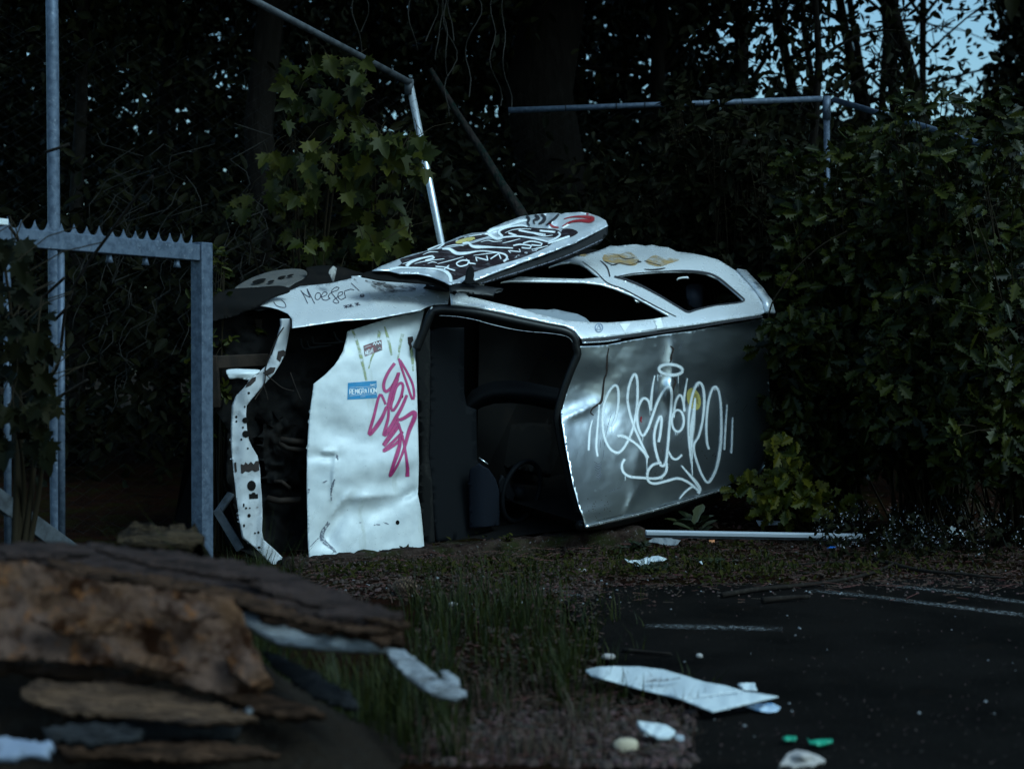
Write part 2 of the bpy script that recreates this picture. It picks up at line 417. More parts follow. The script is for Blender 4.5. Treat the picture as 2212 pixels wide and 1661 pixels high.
def d_side(px, py):
    x, y = (px - 1152) / .2604, (py - 518.4) / .2604
    cr = max(0., min(1., (150 - y) / 90)) * (1 if x > 420 else 0)
    return cr * (wob(px, py, 26, .06) + wob(px, py, 11, .025)) + wob(px, py, 30, .004)
S_side = Hull([P_gl, P_sd, P_rf, P_ws], .06, d_side)
S_pil = Hull([P_gl, P_ws], .04)

car = thing('wrecked_car', 'abandoned silver hatchback lying on its side, doors open and covered in graffiti', 'car', (0.1, 10.4, 0.05))
def ch(o, label=None):
    if label: o['label'] = label
    return o

# ---- front: bonnet
hood_poly = C1([(1975, 910), (1660, 985), (1335, 1090), (1326, 1150), (1300, 1250), (1262, 1320), (1225, 1375), (1150, 1450), (1055, 1525), (1046, 1600)]) + \
    C4([(912, 420), (893, 620), (884, 800), (881, 1000), (885, 1200), (890, 1400), (900, 1600), (1080, 1562), (1240, 1535), (1500, 1512), (1742, 1475),
        (1730, 1330), (1715, 1180), (1693, 1080), (1698, 1000), (1702, 850), (1697, 650), (1690, 400), (1685, 230), (1677, 60)]) + C1([(1897, 1200), (1915, 1135)])
hood = ch(panel('hood', hood_poly, S_hood, mt['white'], car, grid=5, thick=.012), 'dented white bonnet with pink tag and stickers')
pk = [
    [(915, 310), (850, 400), (805, 500), (800, 570), (825, 605), (880, 560), (930, 470), (955, 410), (930, 500), (890, 560)],
    {'p': [(955, 260), (985, 360), (1040, 520), (1095, 680), (1115, 650), (1100, 530), (1040, 400), (970, 280)], 'w': 6},
    {'p': [(940, 470), (890, 600), (850, 730), (835, 780)], 'w': [10, 13, 7]},
    {'p': [(890, 700), (930, 560), (980, 515), (1000, 560), (970, 680), (900, 800), (875, 760), (900, 660)], 'w': 7},
    {'p': [(820, 740), (775, 640), (745, 670), (700, 850), (650, 1040), (700, 1000), (780, 880), (830, 760)], 'w': [6, 7, 8, 11, 7]},
    {'p': [(850, 760), (845, 880), (805, 1050), (870, 980), (930, 870), (990, 760), (1040, 640)], 'w': [6, 8, 12, 9, 7]},
    {'p': [(960, 880), (900, 1000), (800, 1160), (860, 1090), (960, 960)], 'w': [6, 9, 10, 8, 7]},
    {'p': [(1000, 1020), (900, 1120), (800, 1220), (920, 1150), (1000, 1060)], 'w': [6, 8, 8, 7]},
    {'p': [(960, 900), (1010, 880), (1110, 820), (1120, 870), (1060, 1020), (1010, 1200), (940, 1370), (865, 1480), (905, 1350), (960, 1180), (975, 1040)], 'w': [8, 12, 9, 6, 7, 11, 8]},
    {'p': [(950, 930), (990, 1060), (1020, 1200), (1045, 1380), (1045, 1490)], 'w': [7, 6, 7, 11]}]
paint('graffiti_tag', [{'p': C9(k['p'] if isinstance(k, dict) else k), 'w': k.get('w', 8) if isinstance(k, dict) else 8} for k in pk], S_hood, mt['pink'], hood, 8)
bl = panel('sticker', C4([(1181, 266), (1300, 256), (1391, 250), (1393, 318), (1395, 376), (1290, 382), (1177, 388)]), S_hood, mt['blues'], hood, off=.002, thick=0)
bl['label'] = 'blue sticker with white lettering REMIGRATION'
paint('sticker_lettering', text('REMIGRATION', *C4([(1193, 313), (1388, 302), (1194, 350)]), 2.1, .32) +
      [{'p': C4([(1190, 300), (1385, 290)]), 'w': .8, 'raw': True}, {'p': C4([(1190, 360), (1390, 347)]), 'w': .8, 'raw': True}, {'p': C4([(1340, 283), (1362, 280), (1388, 274)]), 'w': [1, 2.2, .8]},
       {'p': C4([(1345, 272), (1352, 282)]), 'w': 1.4, 'raw': True}, {'p': C4([(1270, 368), (1310, 365)]), 'w': .9, 'raw': True}], S_hood, mt['tag'], hood, 2, off=.0034)
rs = panel('sticker', C1([(1465, 1210), (1540, 1184), (1615, 1160), (1622, 1245), (1550, 1272), (1478, 1298)]), S_hood, mt['reds'], hood, off=.002, thick=0)
rs['label'] = 'torn dark red sticker reading NIGHT'
paint('sticker_lettering', text('NIGHT', *C1([(1478, 1252), (1545, 1228), (1484, 1292)]), 1.6, .35) + text('FREEFR', *C1([(1560, 1190), (1612, 1172), (1563, 1214)]), 1.3, .35)[:0] +
      [{'p': C1([(1472, 1228), (1500, 1215), (1530, 1207)]), 'w': .9}, {'p': C1([(1545, 1205), (1555, 1182), (1565, 1205), (1575, 1178), (1588, 1198), (1600, 1172), (1610, 1195)]), 'w': 2.2, 'raw': True},
       {'p': C1([(1585, 1240), (1600, 1225), (1615, 1238)]), 'w': .9}], S_hood, mt['tag'], hood, 2, off=.0034)
paints('grime_streak', [{'p': C1(q), 'w': w_} for q, w_ in [([(1375, 1080), (1420, 1200), (1455, 1340), (1490, 1500)], [6, 9, 5]), ([(1600, 1080), (1580, 1200), (1530, 1320), (1510, 1400)], [9, 5, 3]),
      ([(1640, 1050), (1670, 1150), (1700, 1290)], [4, 8, 5]), ([(1850, 1180), (1870, 1300), (1880, 1420)], [6, 9, 4]), ([(1790, 1110), (1770, 1200), (1750, 1330)], [9, 6, 4])]], S_hood, mt['grime'], hood, 8, off=.0012)
for q in [(1545, 1287, 14, 17), (1577, 363, 11, 14)]:
    panel('bolt_hole', C4(ell(q[0], q[1], q[2], q[3], 0, 14)), S_hood, mt['inside'], hood, off=.0015, thick=0, bstep=2, grid=3)
panel('rust_patch', C1([(1832, 1138), (1875, 1132), (1880, 1165), (1862, 1190), (1870, 1215), (1850, 1255), (1848, 1215), (1835, 1190)]), S_hood, mt['rust'], hood, off=.0015, thick=0, bstep=2, grid=3)
paints('scrape_mark', [{'p': C4(q), 'w': w_} for q, w_ in [([(1050, 1290), (1005, 1340), (990, 1400), (1030, 1450), (1070, 1480), (1095, 1510)], [4, 9, 12, 9, 4]), ([(1035, 1280), (1010, 1330)], [3, 5]),
      ([(1100, 790), (1108, 830)], [3, 6, 2]), ([(1085, 970), (1070, 1010), (1058, 1060), (1062, 1130)], [3, 6, 5, 3]), ([(1030, 980), (990, 1000)], [2, 4, 2]), ([(895, 1040), (890, 1080)], [6, 3]), ([(1240, 1290), (1280, 1287)], [2, 3, 2]),
      ([(1370, 1305), (1420, 1303)], [3, 4, 2]), ([(1440, 1285), (1480, 1300)], [2, 3, 2]), ([(900, 1470), (985, 1380)], [2, 2.5])]], S_hood, mt['scuff'], hood, 6, off=.0013)

# ---- right front fender with marker writing
fend_poly = C1([(608, 876), (720, 805), (880, 742), (940, 716), (1080, 703), (1120, 698), (1200, 690), (1290, 668), (1370, 650), (1365, 632), (1450, 628), (1600, 660), (1850, 676), (2010, 686), (2100, 715), (2180, 742),
                (2200, 772), (2178, 800), (2168, 862), (2050, 868), (1985, 890), (1940, 915), (1560, 985), (1300, 1000), (1080, 1032), (876, 1062), (874, 985), (840, 942), (760, 906), (690, 888)])
fender = ch(panel('fender', fend_poly, S_fend, mt['silver'], car, grid=5, thick=.004), 'pale front wing with black marker writing')
mk = [[(720, 845), (745, 878), (790, 893), (822, 888), (812, 855), (785, 832)], [(1003, 860), (975, 800), (945, 750)], [(952, 762), (985, 790), (1025, 812)], [(1025, 812), (1008, 772), (998, 738)], [(998, 738), (1030, 800), (1062, 862)],
      {'p': ell(1088, 800, 22, 30, 20, 14), 'closed': True}, [(1105, 812), (1150, 795), (1165, 775), (1140, 765), (1118, 795), (1130, 828), (1165, 832), (1190, 812)],
      [(1190, 825), (1175, 800), (1200, 770), (1250, 750), (1262, 730), (1232, 728), (1200, 765), (1235, 815), (1262, 850), (1235, 858), (1215, 838), (1260, 800)], [(1255, 805), (1290, 785), (1290, 765), (1262, 772), (1255, 805), (1280, 828), (1315, 812)],
      [(1318, 815), (1308, 765), (1328, 752), (1360, 742), (1388, 748)], [(1362, 690), (1395, 722), (1432, 756)], {'p': ell(1455, 796, 16, 12, 0, 12), 'closed': True}, [(1440, 800), (1470, 795)]]
for cx, cy in ((1322, 886), (1358, 880), (1414, 866)):
    mk += [[(cx - 22, cy - 8), (cx, cy), (cx + 26, cy + 6)], [(cx - 14, cy + 14), (cx + 14, cy - 14)], [(cx - 2, cy - 16), (cx + 4, cy + 16)]]
paint('marker_writing', [({'p': C1(k['p']), 'closed': True} if isinstance(k, dict) else {'p': C1(k)}) for k in mk], S_fend, mt['marker'], fender, 1.9, step=1.5)
paints('dark_paint_smear', [{'p': C1(q), 'w': w_} for q, w_ in [([(1530, 690), (1640, 735), (1780, 735), (1900, 745)], [10, 24, 18, 8]), ([(1480, 670), (1560, 690), (1650, 690)], [4, 9, 4]), ([(2000, 720), (2080, 740), (2150, 755)], [5, 11, 5]), ([(1385, 655), (1420, 690)], [4, 5, 2])]],
      S_fend, M('smeared_dark_paint', (.05, .045, .045), .6, soft=True, hole=(16, .38, .60)), fender, 10, off=.0012)

# ---- roof
roof_poly = C6([(392, 108), (500, 104), (610, 96), (850, 50), (1100, 8), (1320, -20), (1600, -70), (1890, -118), (1932, -122), (1942, 0), (1950, 250), (1955, 550), (1950, 800), (1925, 1010), (1880, 1120), (1740, 1200), (1565, 1282),
                (1200, 1395), (800, 1508), (432, 1594), (412, 1520), (385, 1450), (330, 1250), (280, 1000), (246, 800), (230, 690), (232, 625), (252, 545), (292, 400), (340, 250), (375, 160)])
roof = ch(panel('roof', roof_poly, S_roof, mt['roofpaint'], car, grid=5, thick=.004), 'dented dark silver roof with white spray tag')
el = [
    {'p': [(487, 720), (468, 800), (460, 900), (457, 972)], 'w': [3, 5, 6, 5]}, {'p': [(545, 590), (532, 760), (520, 930), (532, 1022)], 'w': [5, 5, 6, 5]},
    {'p': [(650, 770), (683, 690), (703, 570), (700, 460), (672, 432), (622, 490), (582, 600), (572, 720), (585, 850), (630, 950), (690, 988), (735, 965), (788, 880), (828, 770), (858, 600), (862, 420), (845, 342), (818, 365), (787, 460), (780, 560), (800, 670), (832, 770),
           (880, 880), (925, 980), (945, 1025)], 'w': 6.6},
    {'p': [(692, 852), (740, 850), (800, 882), (860, 925), (918, 985), (948, 1035)], 'w': [7, 8, 6, 8, 9]}, {'p': [(943, 1025), (940, 1080), (941, 1150)], 'w': [5, 2, 2]},
    {'p': [(1006, 348), (988, 440), (976, 550), (973, 642)], 'w': [3, 5, 7, 6]},
    {'p': [(972, 640), (952, 560), (912, 540), (877, 590), (858, 680), (868, 780), (905, 848), (948, 790), (985, 690), (1030, 565), (1080, 475), (1122, 440), (1143, 480), (1142, 600), (1128, 760), (1112, 950), (1095, 1075), (1055, 1092), (1015, 980), (1000, 860), (1018, 760), (1050, 690),
           (1062, 720), (1048, 850), (1035, 902)], 'w': 6.8},
    {'p': [(1118, 975), (1150, 1032), (1190, 1042), (1232, 1005)], 'w': [5, 6, 5]},
    {'p': ell(1138, 302, 98, 44, 4, 22), 'closed': True, 'w': 7.6},
    {'p': [(1277, 372), (1262, 450), (1247, 560), (1250, 645)], 'w': [2.5, 5, 6, 5]}, {'p': [(1160, 700), (1178, 570), (1215, 512), (1240, 560), (1252, 650)], 'w': 6}, {'p': ell(1196, 725, 50, 90, 0, 20), 'closed': True, 'w': 6},
    {'p': [(1340, 535), (1330, 650), (1308, 850), (1312, 1000), (1315, 1120), (1318, 1180)], 'w': [4, 9, 14, 8, 4, 2]},
    {'p': [(1312, 1080), (1290, 900), (1286, 720), (1310, 540), (1345, 440), (1377, 410), (1405, 450), (1416, 560), (1402, 720), (1370, 850), (1332, 915), (1332, 985), (1360, 1080), (1400, 1180), (1448, 1235), (1500, 1160), (1535, 1040), (1556, 850), (1555, 640), (1540, 500), (1510, 442),
           (1475, 480), (1445, 600), (1433, 760), (1438, 900), (1455, 962)], 'w': [6, 6, 7, 6, 6, 8, 6, 6, 6]},
    {'p': [(1606, 588), (1592, 780), (1582, 968)], 'w': [3, 5, 5]}, {'p': [(1651, 695), (1646, 860), (1640, 995)], 'w': [3, 5, 5]},
    {'p': [(757, 1040), (732, 1090), (745, 1150), (800, 1187), (900, 1197), (990, 1203), (1060, 1190), (1100, 1140), (1102, 1070)], 'w': 6.5},
    {'p': [(1062, 1070), (990, 1090), (946, 1150), (952, 1222), (1005, 1245), (1100, 1225), (1190, 1202), (1260, 1222), (1320, 1262), (1372, 1310)], 'w': 6.5},
    {'p': [(1226, 1095), (1290, 1170), (1350, 1240), (1378, 1290), (1365, 1328)], 'w': [3, 6, 9, 8]}, {'p': [(1322, 1266), (1262, 1310), (1210, 1372)], 'w': [6, 5, 3]}]
for x, y, l in [(1030, 340, 60), (1048, 340, 28), (1062, 342, 22), (1200, 340, 80), (965, 640, 40), (905, 850, 45), (652, 770, 55), (680, 985, 22), (700, 990, 18), (715, 985, 16), (1175, 815, 26), (1190, 818, 28), (1205, 815, 22), (1503, 450, 30), (1512, 450, 24), (1055, 1190, 26),
                (1068, 1185, 30), (760, 1180, 40), (730, 855, 18), (745, 860, 16), (1368, 425, 18)]:
    el.append({'p': [(x, y), (x, y + l * .5), (x, y + l)], 'w': [2.4, 1.5, 1.3]})
paint('graffiti_tag', [{**k, 'p': C6(k['p'])} for k in el], S_roof, mt['tag'], roof, 6.5, off=.003, step=2.5)
panel('paint_blot', C6(ell(1330, 545, 56, 94, -16, 26)), S_roof, mt['yellows'], roof, off=.0016, thick=0, bstep=3, grid=4)
paints('blot_scribble', [{'p': C6([(1300 + i * 6, 520 + i * 16), (1330 + i * 5, 500 + i * 18), (1350 + i * 5, 515 + i * 18), (1362, 510 + i * 17)]), 'w': 1.1} for i in range(5)], S_roof, mt['marker'], roof, 1, off=.0024)
paints('red_mark', [{'p': C6([(885, 705), (897, 690), (890, 725), (900, 738)]), 'w': [2, 5, 3]}, {'p': C6([(986, 785), (990, 795)]), 'w': 2.4}, {'p': C6([(1068, 964), (1070, 972)]), 'w': 2}], S_roof, mt['red'], roof, 3, off=.0016)
for q in ([(625, 120), (612, 200), (606, 330), (590, 372), (580, 440), (572, 520), (560, 570), (520, 600), (488, 625), (475, 660), (500, 678)], [(1135, 105), (1160, 130), (1145, 180), (1140, 230), (1128, 248)], [(1170, 375), (1180, 405), (1165, 440), (1152, 500), (1155, 560)]):
    paint('torn_crease', [{'p': C6(q), 'w': [2, 4, 3, 5, 2]}], S_roof, mt['rust'], roof, 3, off=.0020)
paints('scuff_arc', [{'p': C6([(500 + i * 3, 1060 + i * 22), (540, 1085 + i * 20), (565, 1060 + i * 18)]), 'w': [1, 2, 1]} for i in range(7)] + [{'p': C6([(575, 1050), (600, 850), (640, 690), (655, 660)]), 'w': 1.2}], S_roof, mt['scuff'], roof, 1.5, off=.0014)

rq = random.Random(21)
scr = []
for i in range(34):
    x, y = rq.uniform(300, 1850), rq.uniform(60, 1350); L = rq.uniform(20, 120); a_ = rq.gauss(-1.2, .5)
    if inside(1152 + .2604 * x, 720 + .2604 * y, roof_poly) and inside(1152 + .2604 * (x + L * math.cos(a_)), 720 + .2604 * (y + L * math.sin(a_)), roof_poly):
        scr.append({'p': C6([(x, y), (x + L * .5 * math.cos(a_), y + L * .5 * math.sin(a_) + rq.uniform(-6, 6)), (x + L * math.cos(a_), y + L * math.sin(a_))]), 'w': [.5, rq.uniform(.7, 1.5), .4]})
paints('scratch', scr[:22], S_roof, mt['scuff'], roof, 1, off=.0008)
for cx, cy, n_ in ((520, 1440, 26), (1000, 1150, 10), (1420, 1020, 12)):
    for _ in range(n_):
        x, y = rq.gauss(cx, 70), rq.gauss(cy, 40)
        if inside(1152 + .2604 * x, 720 + .2604 * y, roof_poly): panel('dirt_spot', C6(ell(x, y, rq.uniform(2, 6), rq.uniform(2, 5), 0, 6)), S_roof, mt['rust'], roof, off=.0012, thick=0, bstep=3, grid=5)

# ---- side frame: A pillar, roof rail, B pillar and rear quarter in one pressing, with two window openings
side_poly = C2([(205, 868), (400, 888), (640, 935), (800, 972), (1000, 1015), (1150, 1042), (1230, 1085), (1265, 1130), (1285, 1152), (1600, 1122), (1900, 1072), (2150, 1046)]) + C3([(470, 818), (700, 793), (1000, 752), (1170, 727), (1400, 696), (1600, 663), (1880, 622), (1925, 598)]) + \
    C3([(1900, 520), (1840, 425), (1760, 330), (1690, 262), (1600, 205), (1535, 165), (1400, 128), (1270, 105), (1190, 98), (1120, 62), (1040, 55), (985, 40), (930, 50), (860, 38), (790, 40), (700, 52), (640, 48), (540, 90), (440, 120), (380, 135)]) + \
    C2([(1250, 465), (1000, 560), (720, 650), (560, 700), (420, 700), (330, 706), (225, 712), (195, 740)])
win1 = C2([(245, 735), (430, 706), (700, 672), (1000, 678), (1300, 684), (1450, 702), (1560, 736), (1700, 792), (1850, 872), (2018, 966), (1850, 990), (1700, 1004), (1500, 1018), (1360, 1014), (1150, 1000), (900, 940), (780, 900), (560, 850), (350, 800)])
win2 = C3([(692, 312), (760, 296), (830, 285), (950, 275), (1050, 268), (1250, 262), (1340, 268), (1430, 282), (1530, 322), (1620, 392), (1720, 480), (1742, 503), (1700, 518), (1600, 530), (1500, 540), (1350, 580), (1285, 596), (1200, 558), (1050, 468), (900, 388), (780, 345)])
notch = C2([(760, 632), (900, 590), (1110, 525), (1190, 515), (1270, 530), (1330, 562), (1390, 612), (1440, 642), (1300, 655), (1000, 648)])
side = ch(panel('side_frame', side_poly, S_side, mt['silver'], car, holes=[win1, win2, notch], grid=5, thick=.012), 'silver roof rail and pillars around broken windows')
def yb(x0, y0, pts): return C3(pts)
for q in ([(580, 130), (640, 115), (720, 120), (790, 100), (850, 140), (880, 180), (830, 215), (740, 205), (650, 190), (580, 175)], [(960, 150), (1010, 130), (1090, 150), (1180, 150), (1210, 170), (1120, 200), (1060, 222), (990, 215), (930, 190)], [(380, 130), (430, 118), (455, 128), (420, 138)]):
    panel('ochre_blotch', C3(q), S_side, mt['yellow'], side, off=.004, thick=0, closed_smooth=True)
paints('black_scribble', [{'p': C3(q), 'w': 1.6} for q in [[(640, 215), (720, 195), (800, 210), (880, 185)], [(700, 130), (760, 160), (840, 150)], [(920, 175), (980, 195), (1060, 215)], [(590, 180), (660, 210), (700, 200)]]] +
      [{'p': C3([(915, 245), (980, 250), (1040, 245), (1095, 235)]), 'w': [1, 3, 4, 1.5]}, {'p': C3([(860, 178), (895, 186)]), 'w': 3}], S_side, mt['blackp'], side, 1.6, off=.0055)
paint('window_seal', [{'p': C3([(670, 305), (780, 335), (900, 385), (1050, 465), (1200, 555), (1280, 598), (1350, 580), (1500, 545), (1690, 522), (1748, 503), (1720, 470), (1620, 385), (1530, 315), (1430, 276), (1250, 258), (1050, 264), (830, 281), (690, 308)]), 'w': [5, 6, 4, 5, 3, 4, 6, 6, 3, 2, 3]}], S_side, mt['blackp'], side, 5, off=.004)
paints('pillar_groove', [{'p': C2([(1290, 512), (1400, 595), (1500, 690), (1640, 745), (1800, 830), (1950, 910), (2070, 970)]), 'w': [1.5, 3, 3, 3, 2]}, {'p': C2([(1440, 505), (1495, 560), (1520, 640)]), 'w': [2, 4, 3]}], S_side, mt['blackp'], side, 3, off=.003)
paint('round_stamp', [{'p': C2(ell(1428, 1062, 31, 35, 0, 20)), 'closed': True, 'w': 2.2}, {'p': C2([(1408, 1075), (1428, 1038), (1448, 1078)]), 'w': 1.6, 'raw': True}, {'p': C2([(1408, 1076), (1448, 1078)]), 'w': 1.4, 'raw': True}], S_side, mt['stamp'], side, 2, off=.004, step=1.5)
for q in ([(1885, 992), (1940, 978), (1962, 1062), (1910, 1072)], [(1600, 1028), (1690, 1024), (1640, 1096)]):
    panel('tape_scrap', C2(q), S_side, mt['tape'], side, off=.003, thick=0)
# gutter between rail and roof
S_gut = Hull([P_gl, P_rf], .02)
paint('roof_gutter', [{'p': C2([(1280, 1172), (1600, 1142), (1900, 1096)]) + C3([(480, 838), (700, 815), (1000, 776), (1170, 752), (1400, 718), (1600, 682), (1900, 636)]), 'w': [5, 6, 6, 5]}], S_gut, mt['blackp'], car, 6, off=.006)
mb = MB(); mb.tube([S_gut(x, y, .008) for x, y in catmull(C2([(1285, 1190), (1400, 1184), (1500, 1176), (1600, 1160)]), 8)], .006, 6)
mb.build('gutter_trim', mt['chrome'], car)

# ---- windscreen surround (rubber), inside of the cabin
ws_out = C2([(1300, 1162), (1262, 1092), (1150, 1040), (1000, 1014), (800, 972), (640, 934), (400, 886), (250, 866), (110, 872), (20, 905)])[::-1]
seal_line = C5([(128, 20)]) + C2([(30, 960), (65, 925), (130, 912), (300, 922), (480, 950), (700, 1000), (1000, 1062), (1130, 1088), (1200, 1120), (1235, 1170), (1240, 1220)]) + \
    C5([(1385, 60), (1340, 170), (1290, 300), (1250, 430), (1228, 540), (1235, 620), (1255, 740), (1290, 900), (1330, 1070), (1385, 1260), (1425, 1395)])
def tube_on(S, pts, r, name, m, parent, off=0.0, step=6, n=8):
    return MB().tube([S(x, y, off) for x, y in catmull(pts, step)], r, n).build(name, m, parent)
tube_on(P_ws, seal_line, .027, 'windscreen_seal', mt['black'], car, off=-.015)
paint('seal_glint', [{'p': C2(q), 'w': w_} for q, w_ in [([(100, 958), (250, 966), (400, 992), (520, 1026), (700, 1068), (850, 1090), (1000, 1102), (1130, 1122), (1190, 1150), (1205, 1180)], [.5, .8, 1.2, 1.6, .8, .9, 1, .5]), ([(30, 905), (45, 885)], [3, 4])]], P_ws, mt['glint'], car, 1.5, off=.021)
# the thin white lines above are highlights painted along the rubber
back = uR * -1.0
def deep(S, dz):
    """the sheet S moved dz metres back into the car"""
    p = Plane(S.p - S.n * dz, Vector((1, 0, 0)), Vector((0, 0, 1))); p.n = S.n; return p
cowl = panel('cowl', C5([(126, -60), (150, -120), (235, -150), (238, 100), (232, 600), (225, 850), (250, 1050), (262, 1300), (275, 1530), (190, 1560), (165, 1350), (148, 1170), (143, 1060), (150, 900), (143, 500), (128, 100)]), deep(P_ws, .03), mt['black'], car, grid=12)
dash = panel('dashboard', C5([(240, -120), (320, -150), (500, -150), (500, 360), (520, 460), (595, 490), (600, 880), (640, 960), (700, 1060), (720, 1480), (290, 1520), (262, 1300), (245, 1050), (225, 850), (236, 500)]), Plane(pt(930, 900, 10.2), (.9, .55, 0), (-.05, 0, 1)), mt['plastic'], car, grid=14, thick=.05)
pod = panel('instrument_pod', C5([(535, 1010), (545, 950), (620, 915), (690, 950), (745, 1030), (772, 1120), (775, 1390), (540, 1420)]), Plane(pt(1040, 1060, 10.30), (.95, .35, 0), (-.05, -.15, 1), lambda px, py: .05 * math.sin(max(0, min(1, (px - 1010) / 70)) * math.pi)), mt['fabric'], dash, grid=8, thick=.05)
MB().tube([pt(864 + .2775 * x, 748.8 + .2775 * y, 10.42) for x, y in [(615, 865), (650, 890), (685, 915)]], .006, 6).build('indicator_stalk', mt['chrome'], dash)
# steering wheel
wc = pt(864 + .2775 * 945, 748.8 + .2775 * 1125, 10.5)
def ring(c, ax, ay, r1, r2, n=40):
    ax = Vector(ax).normalized(); ay = Vector(ay).normalized()
    return [c + ax * r1 * math.cos(2 * math.pi * i / n) + ay * r2 * math.sin(2 * math.pi * i / n) for i in range(n + 1)]
wx = Vector((.85, .2, .5)); wy = Vector((-.35, .1, .9))
sw = MB().tube(ring(wc, (.75, .62, .15), (.12, -.1, 1), .16, .195), .017, 8, False).build('steering_wheel', mt['plastic'], car)
MB().tube([wc + Vector((-.05, .16, 0)), wc + Vector((-.02, .05, -.02)), wc], .04, 8).build('wheel_hub', mt['plastic'], sw)
panel('wheel_spoke', C5([(770, 1060), (800, 1000), (850, 1060), (900, 1160), (880, 1190), (915, 1225), (850, 1190), (775, 1130)]), Plane(wc, (.75, .62, .15), (.12, -.1, 1)), mt['plastic'], sw, thick=.02)
# seats seen through the windscreen opening
def arc_seat(name, pts, D, m, h):
    mb = MB(); top = [pt(864 + .2775 * x, 748.8 + .2775 * y, D) for x, y in pts]
    n = len(top); v = []; rows = 7
    for k in range(rows):
        t = k / (rows - 1); v += [p + Vector((0, -.10 * math.sin(t * math.pi), -h * t)) for p in top]
    f = [(k * n + i, k * n + i + 1, (k + 1) * n + i + 1, (k + 1) * n + i) for k in range(rows - 1) for i in range(n - 1)]
    return mb.add(v, f).build(name, m, car)
seat = arc_seat('seat_back', [(515, 400), (560, 340), (640, 295), (730, 268), (860, 262), (1000, 275), (1120, 300), (1240, 325)], 10.75, mt['plastic'], .15)
panel('seat_cushion', C5([(620, 650), (700, 620), (820, 610), (1000, 590), (1180, 600), (1180, 1000), (640, 900)]), Plane(pt(1090, 960, 11.1), (1, .2, 0), (0, .3, 1)), mt['inside'], seat, thick=.08, grid=16)
panel('seat_back_rest', C2([(795, 905), (900, 905), (1000, 912), (1060, 905), (1150, 925), (1250, 945), (1320, 980), (1360, 1018), (1200, 1024), (1000, 985), (880, 945)]), Plane(pt(1200, 685, 10.42), flank(37, 6, 40)[0], flank(37, 6, 30)[1]), M('pale_dusty_plastic', (.22, .25, .28), .7), car, grid=8, thick=.03)
hr = panel('head_restraint', C3([(1270, 380), (1300, 365), (1360, 362), (1410, 372), (1412, 450), (1405, 560), (1340, 570), (1285, 540), (1265, 460)]), Plane(pt(1500, 640, 11.5), (.8, .6, .1), (0, .2, 1), lambda px, py: .06 * gs(px, py, 1502, 640, 20, 28)), mt['fabric'], car, grid=6, thick=.08)
MB().tube([pt(1152 + .2604 * x, 518.4 + .2604 * y, 11.3) for x, y in [(1190, 335), (1205, 320), (1240, 314), (1280, 312), (1283, 322)]], .008, 6).build('grab_handle', mt['tape'], car)
MB().tube([pt(1152 + .2604 * x, 518.4 + .2604 * y, 11.2) for x, y in [(835, 490), (850, 510), (880, 520)]], .009, 6).build('seat_belt_buckle', mt['chrome'], car)

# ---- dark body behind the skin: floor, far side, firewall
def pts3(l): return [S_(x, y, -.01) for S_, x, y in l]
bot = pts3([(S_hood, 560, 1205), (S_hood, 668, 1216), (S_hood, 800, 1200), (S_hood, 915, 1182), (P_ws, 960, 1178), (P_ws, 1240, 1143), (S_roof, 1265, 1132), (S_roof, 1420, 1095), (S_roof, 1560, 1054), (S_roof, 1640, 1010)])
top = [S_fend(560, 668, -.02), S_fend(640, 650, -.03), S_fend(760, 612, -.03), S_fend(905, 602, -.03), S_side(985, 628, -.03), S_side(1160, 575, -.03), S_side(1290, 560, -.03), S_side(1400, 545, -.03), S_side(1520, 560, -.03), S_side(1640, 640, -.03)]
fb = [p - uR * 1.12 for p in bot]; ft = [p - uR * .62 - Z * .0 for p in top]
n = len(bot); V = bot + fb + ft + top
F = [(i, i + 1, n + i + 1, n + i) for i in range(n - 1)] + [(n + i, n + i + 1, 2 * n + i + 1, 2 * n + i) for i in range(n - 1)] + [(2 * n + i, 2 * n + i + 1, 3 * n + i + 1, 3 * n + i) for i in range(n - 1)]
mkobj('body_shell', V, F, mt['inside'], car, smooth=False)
tg = [S_roof(1655, 690), S_roof(1662, 850), S_roof(1660, 1000), S_roof(1640, 1025)]
tb = [p + Vector((.10, .62, 0)) for p in tg]
mkobj('tailgate', tg + tb, [(i, i + 1, 5 + i, 4 + i) for i in range(3)], mt['roofpaint'], car).modifiers.new('t', 'SOLIDIFY').thickness = .02
tg2 = [S_side(1652, 676), S_side(1645, 650), S_side(1625, 622), S_side(1590, 585)]; tb2 = [p + Vector((.07, .03, -.01)) for p in tg2]
mkobj('tailgate_edge', tg2 + tb2, [(i, i + 1, 5 + i, 4 + i) for i in range(3)], mt['silver'], car).modifiers.new('t', 'SOLIDIFY').thickness = .02
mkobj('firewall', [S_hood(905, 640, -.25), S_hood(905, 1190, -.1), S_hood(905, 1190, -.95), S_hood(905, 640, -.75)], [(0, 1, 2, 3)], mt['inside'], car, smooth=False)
# sill trim strip along the low edge of the roof
mb = MB(); mb.tube([S_roof(x, y, .012) for x, y in catmull(C6([(425, 1600), (600, 1560), (900, 1490), (1200, 1404), (1560, 1292), (1620, 1268)]), 10)], .010, 6)
mb.build('roof_edge_trim', mt['chrome'], car)
mb = MB(); mb.tube([S_roof(x, y, -.06) for x, y in catmull(C6([(440, 1606), (720, 1580), (1000, 1510), (1300, 1420), (1600, 1320)]), 10)], .035, 8)
mb.build('roof_edge_seal', mt['black'], car)

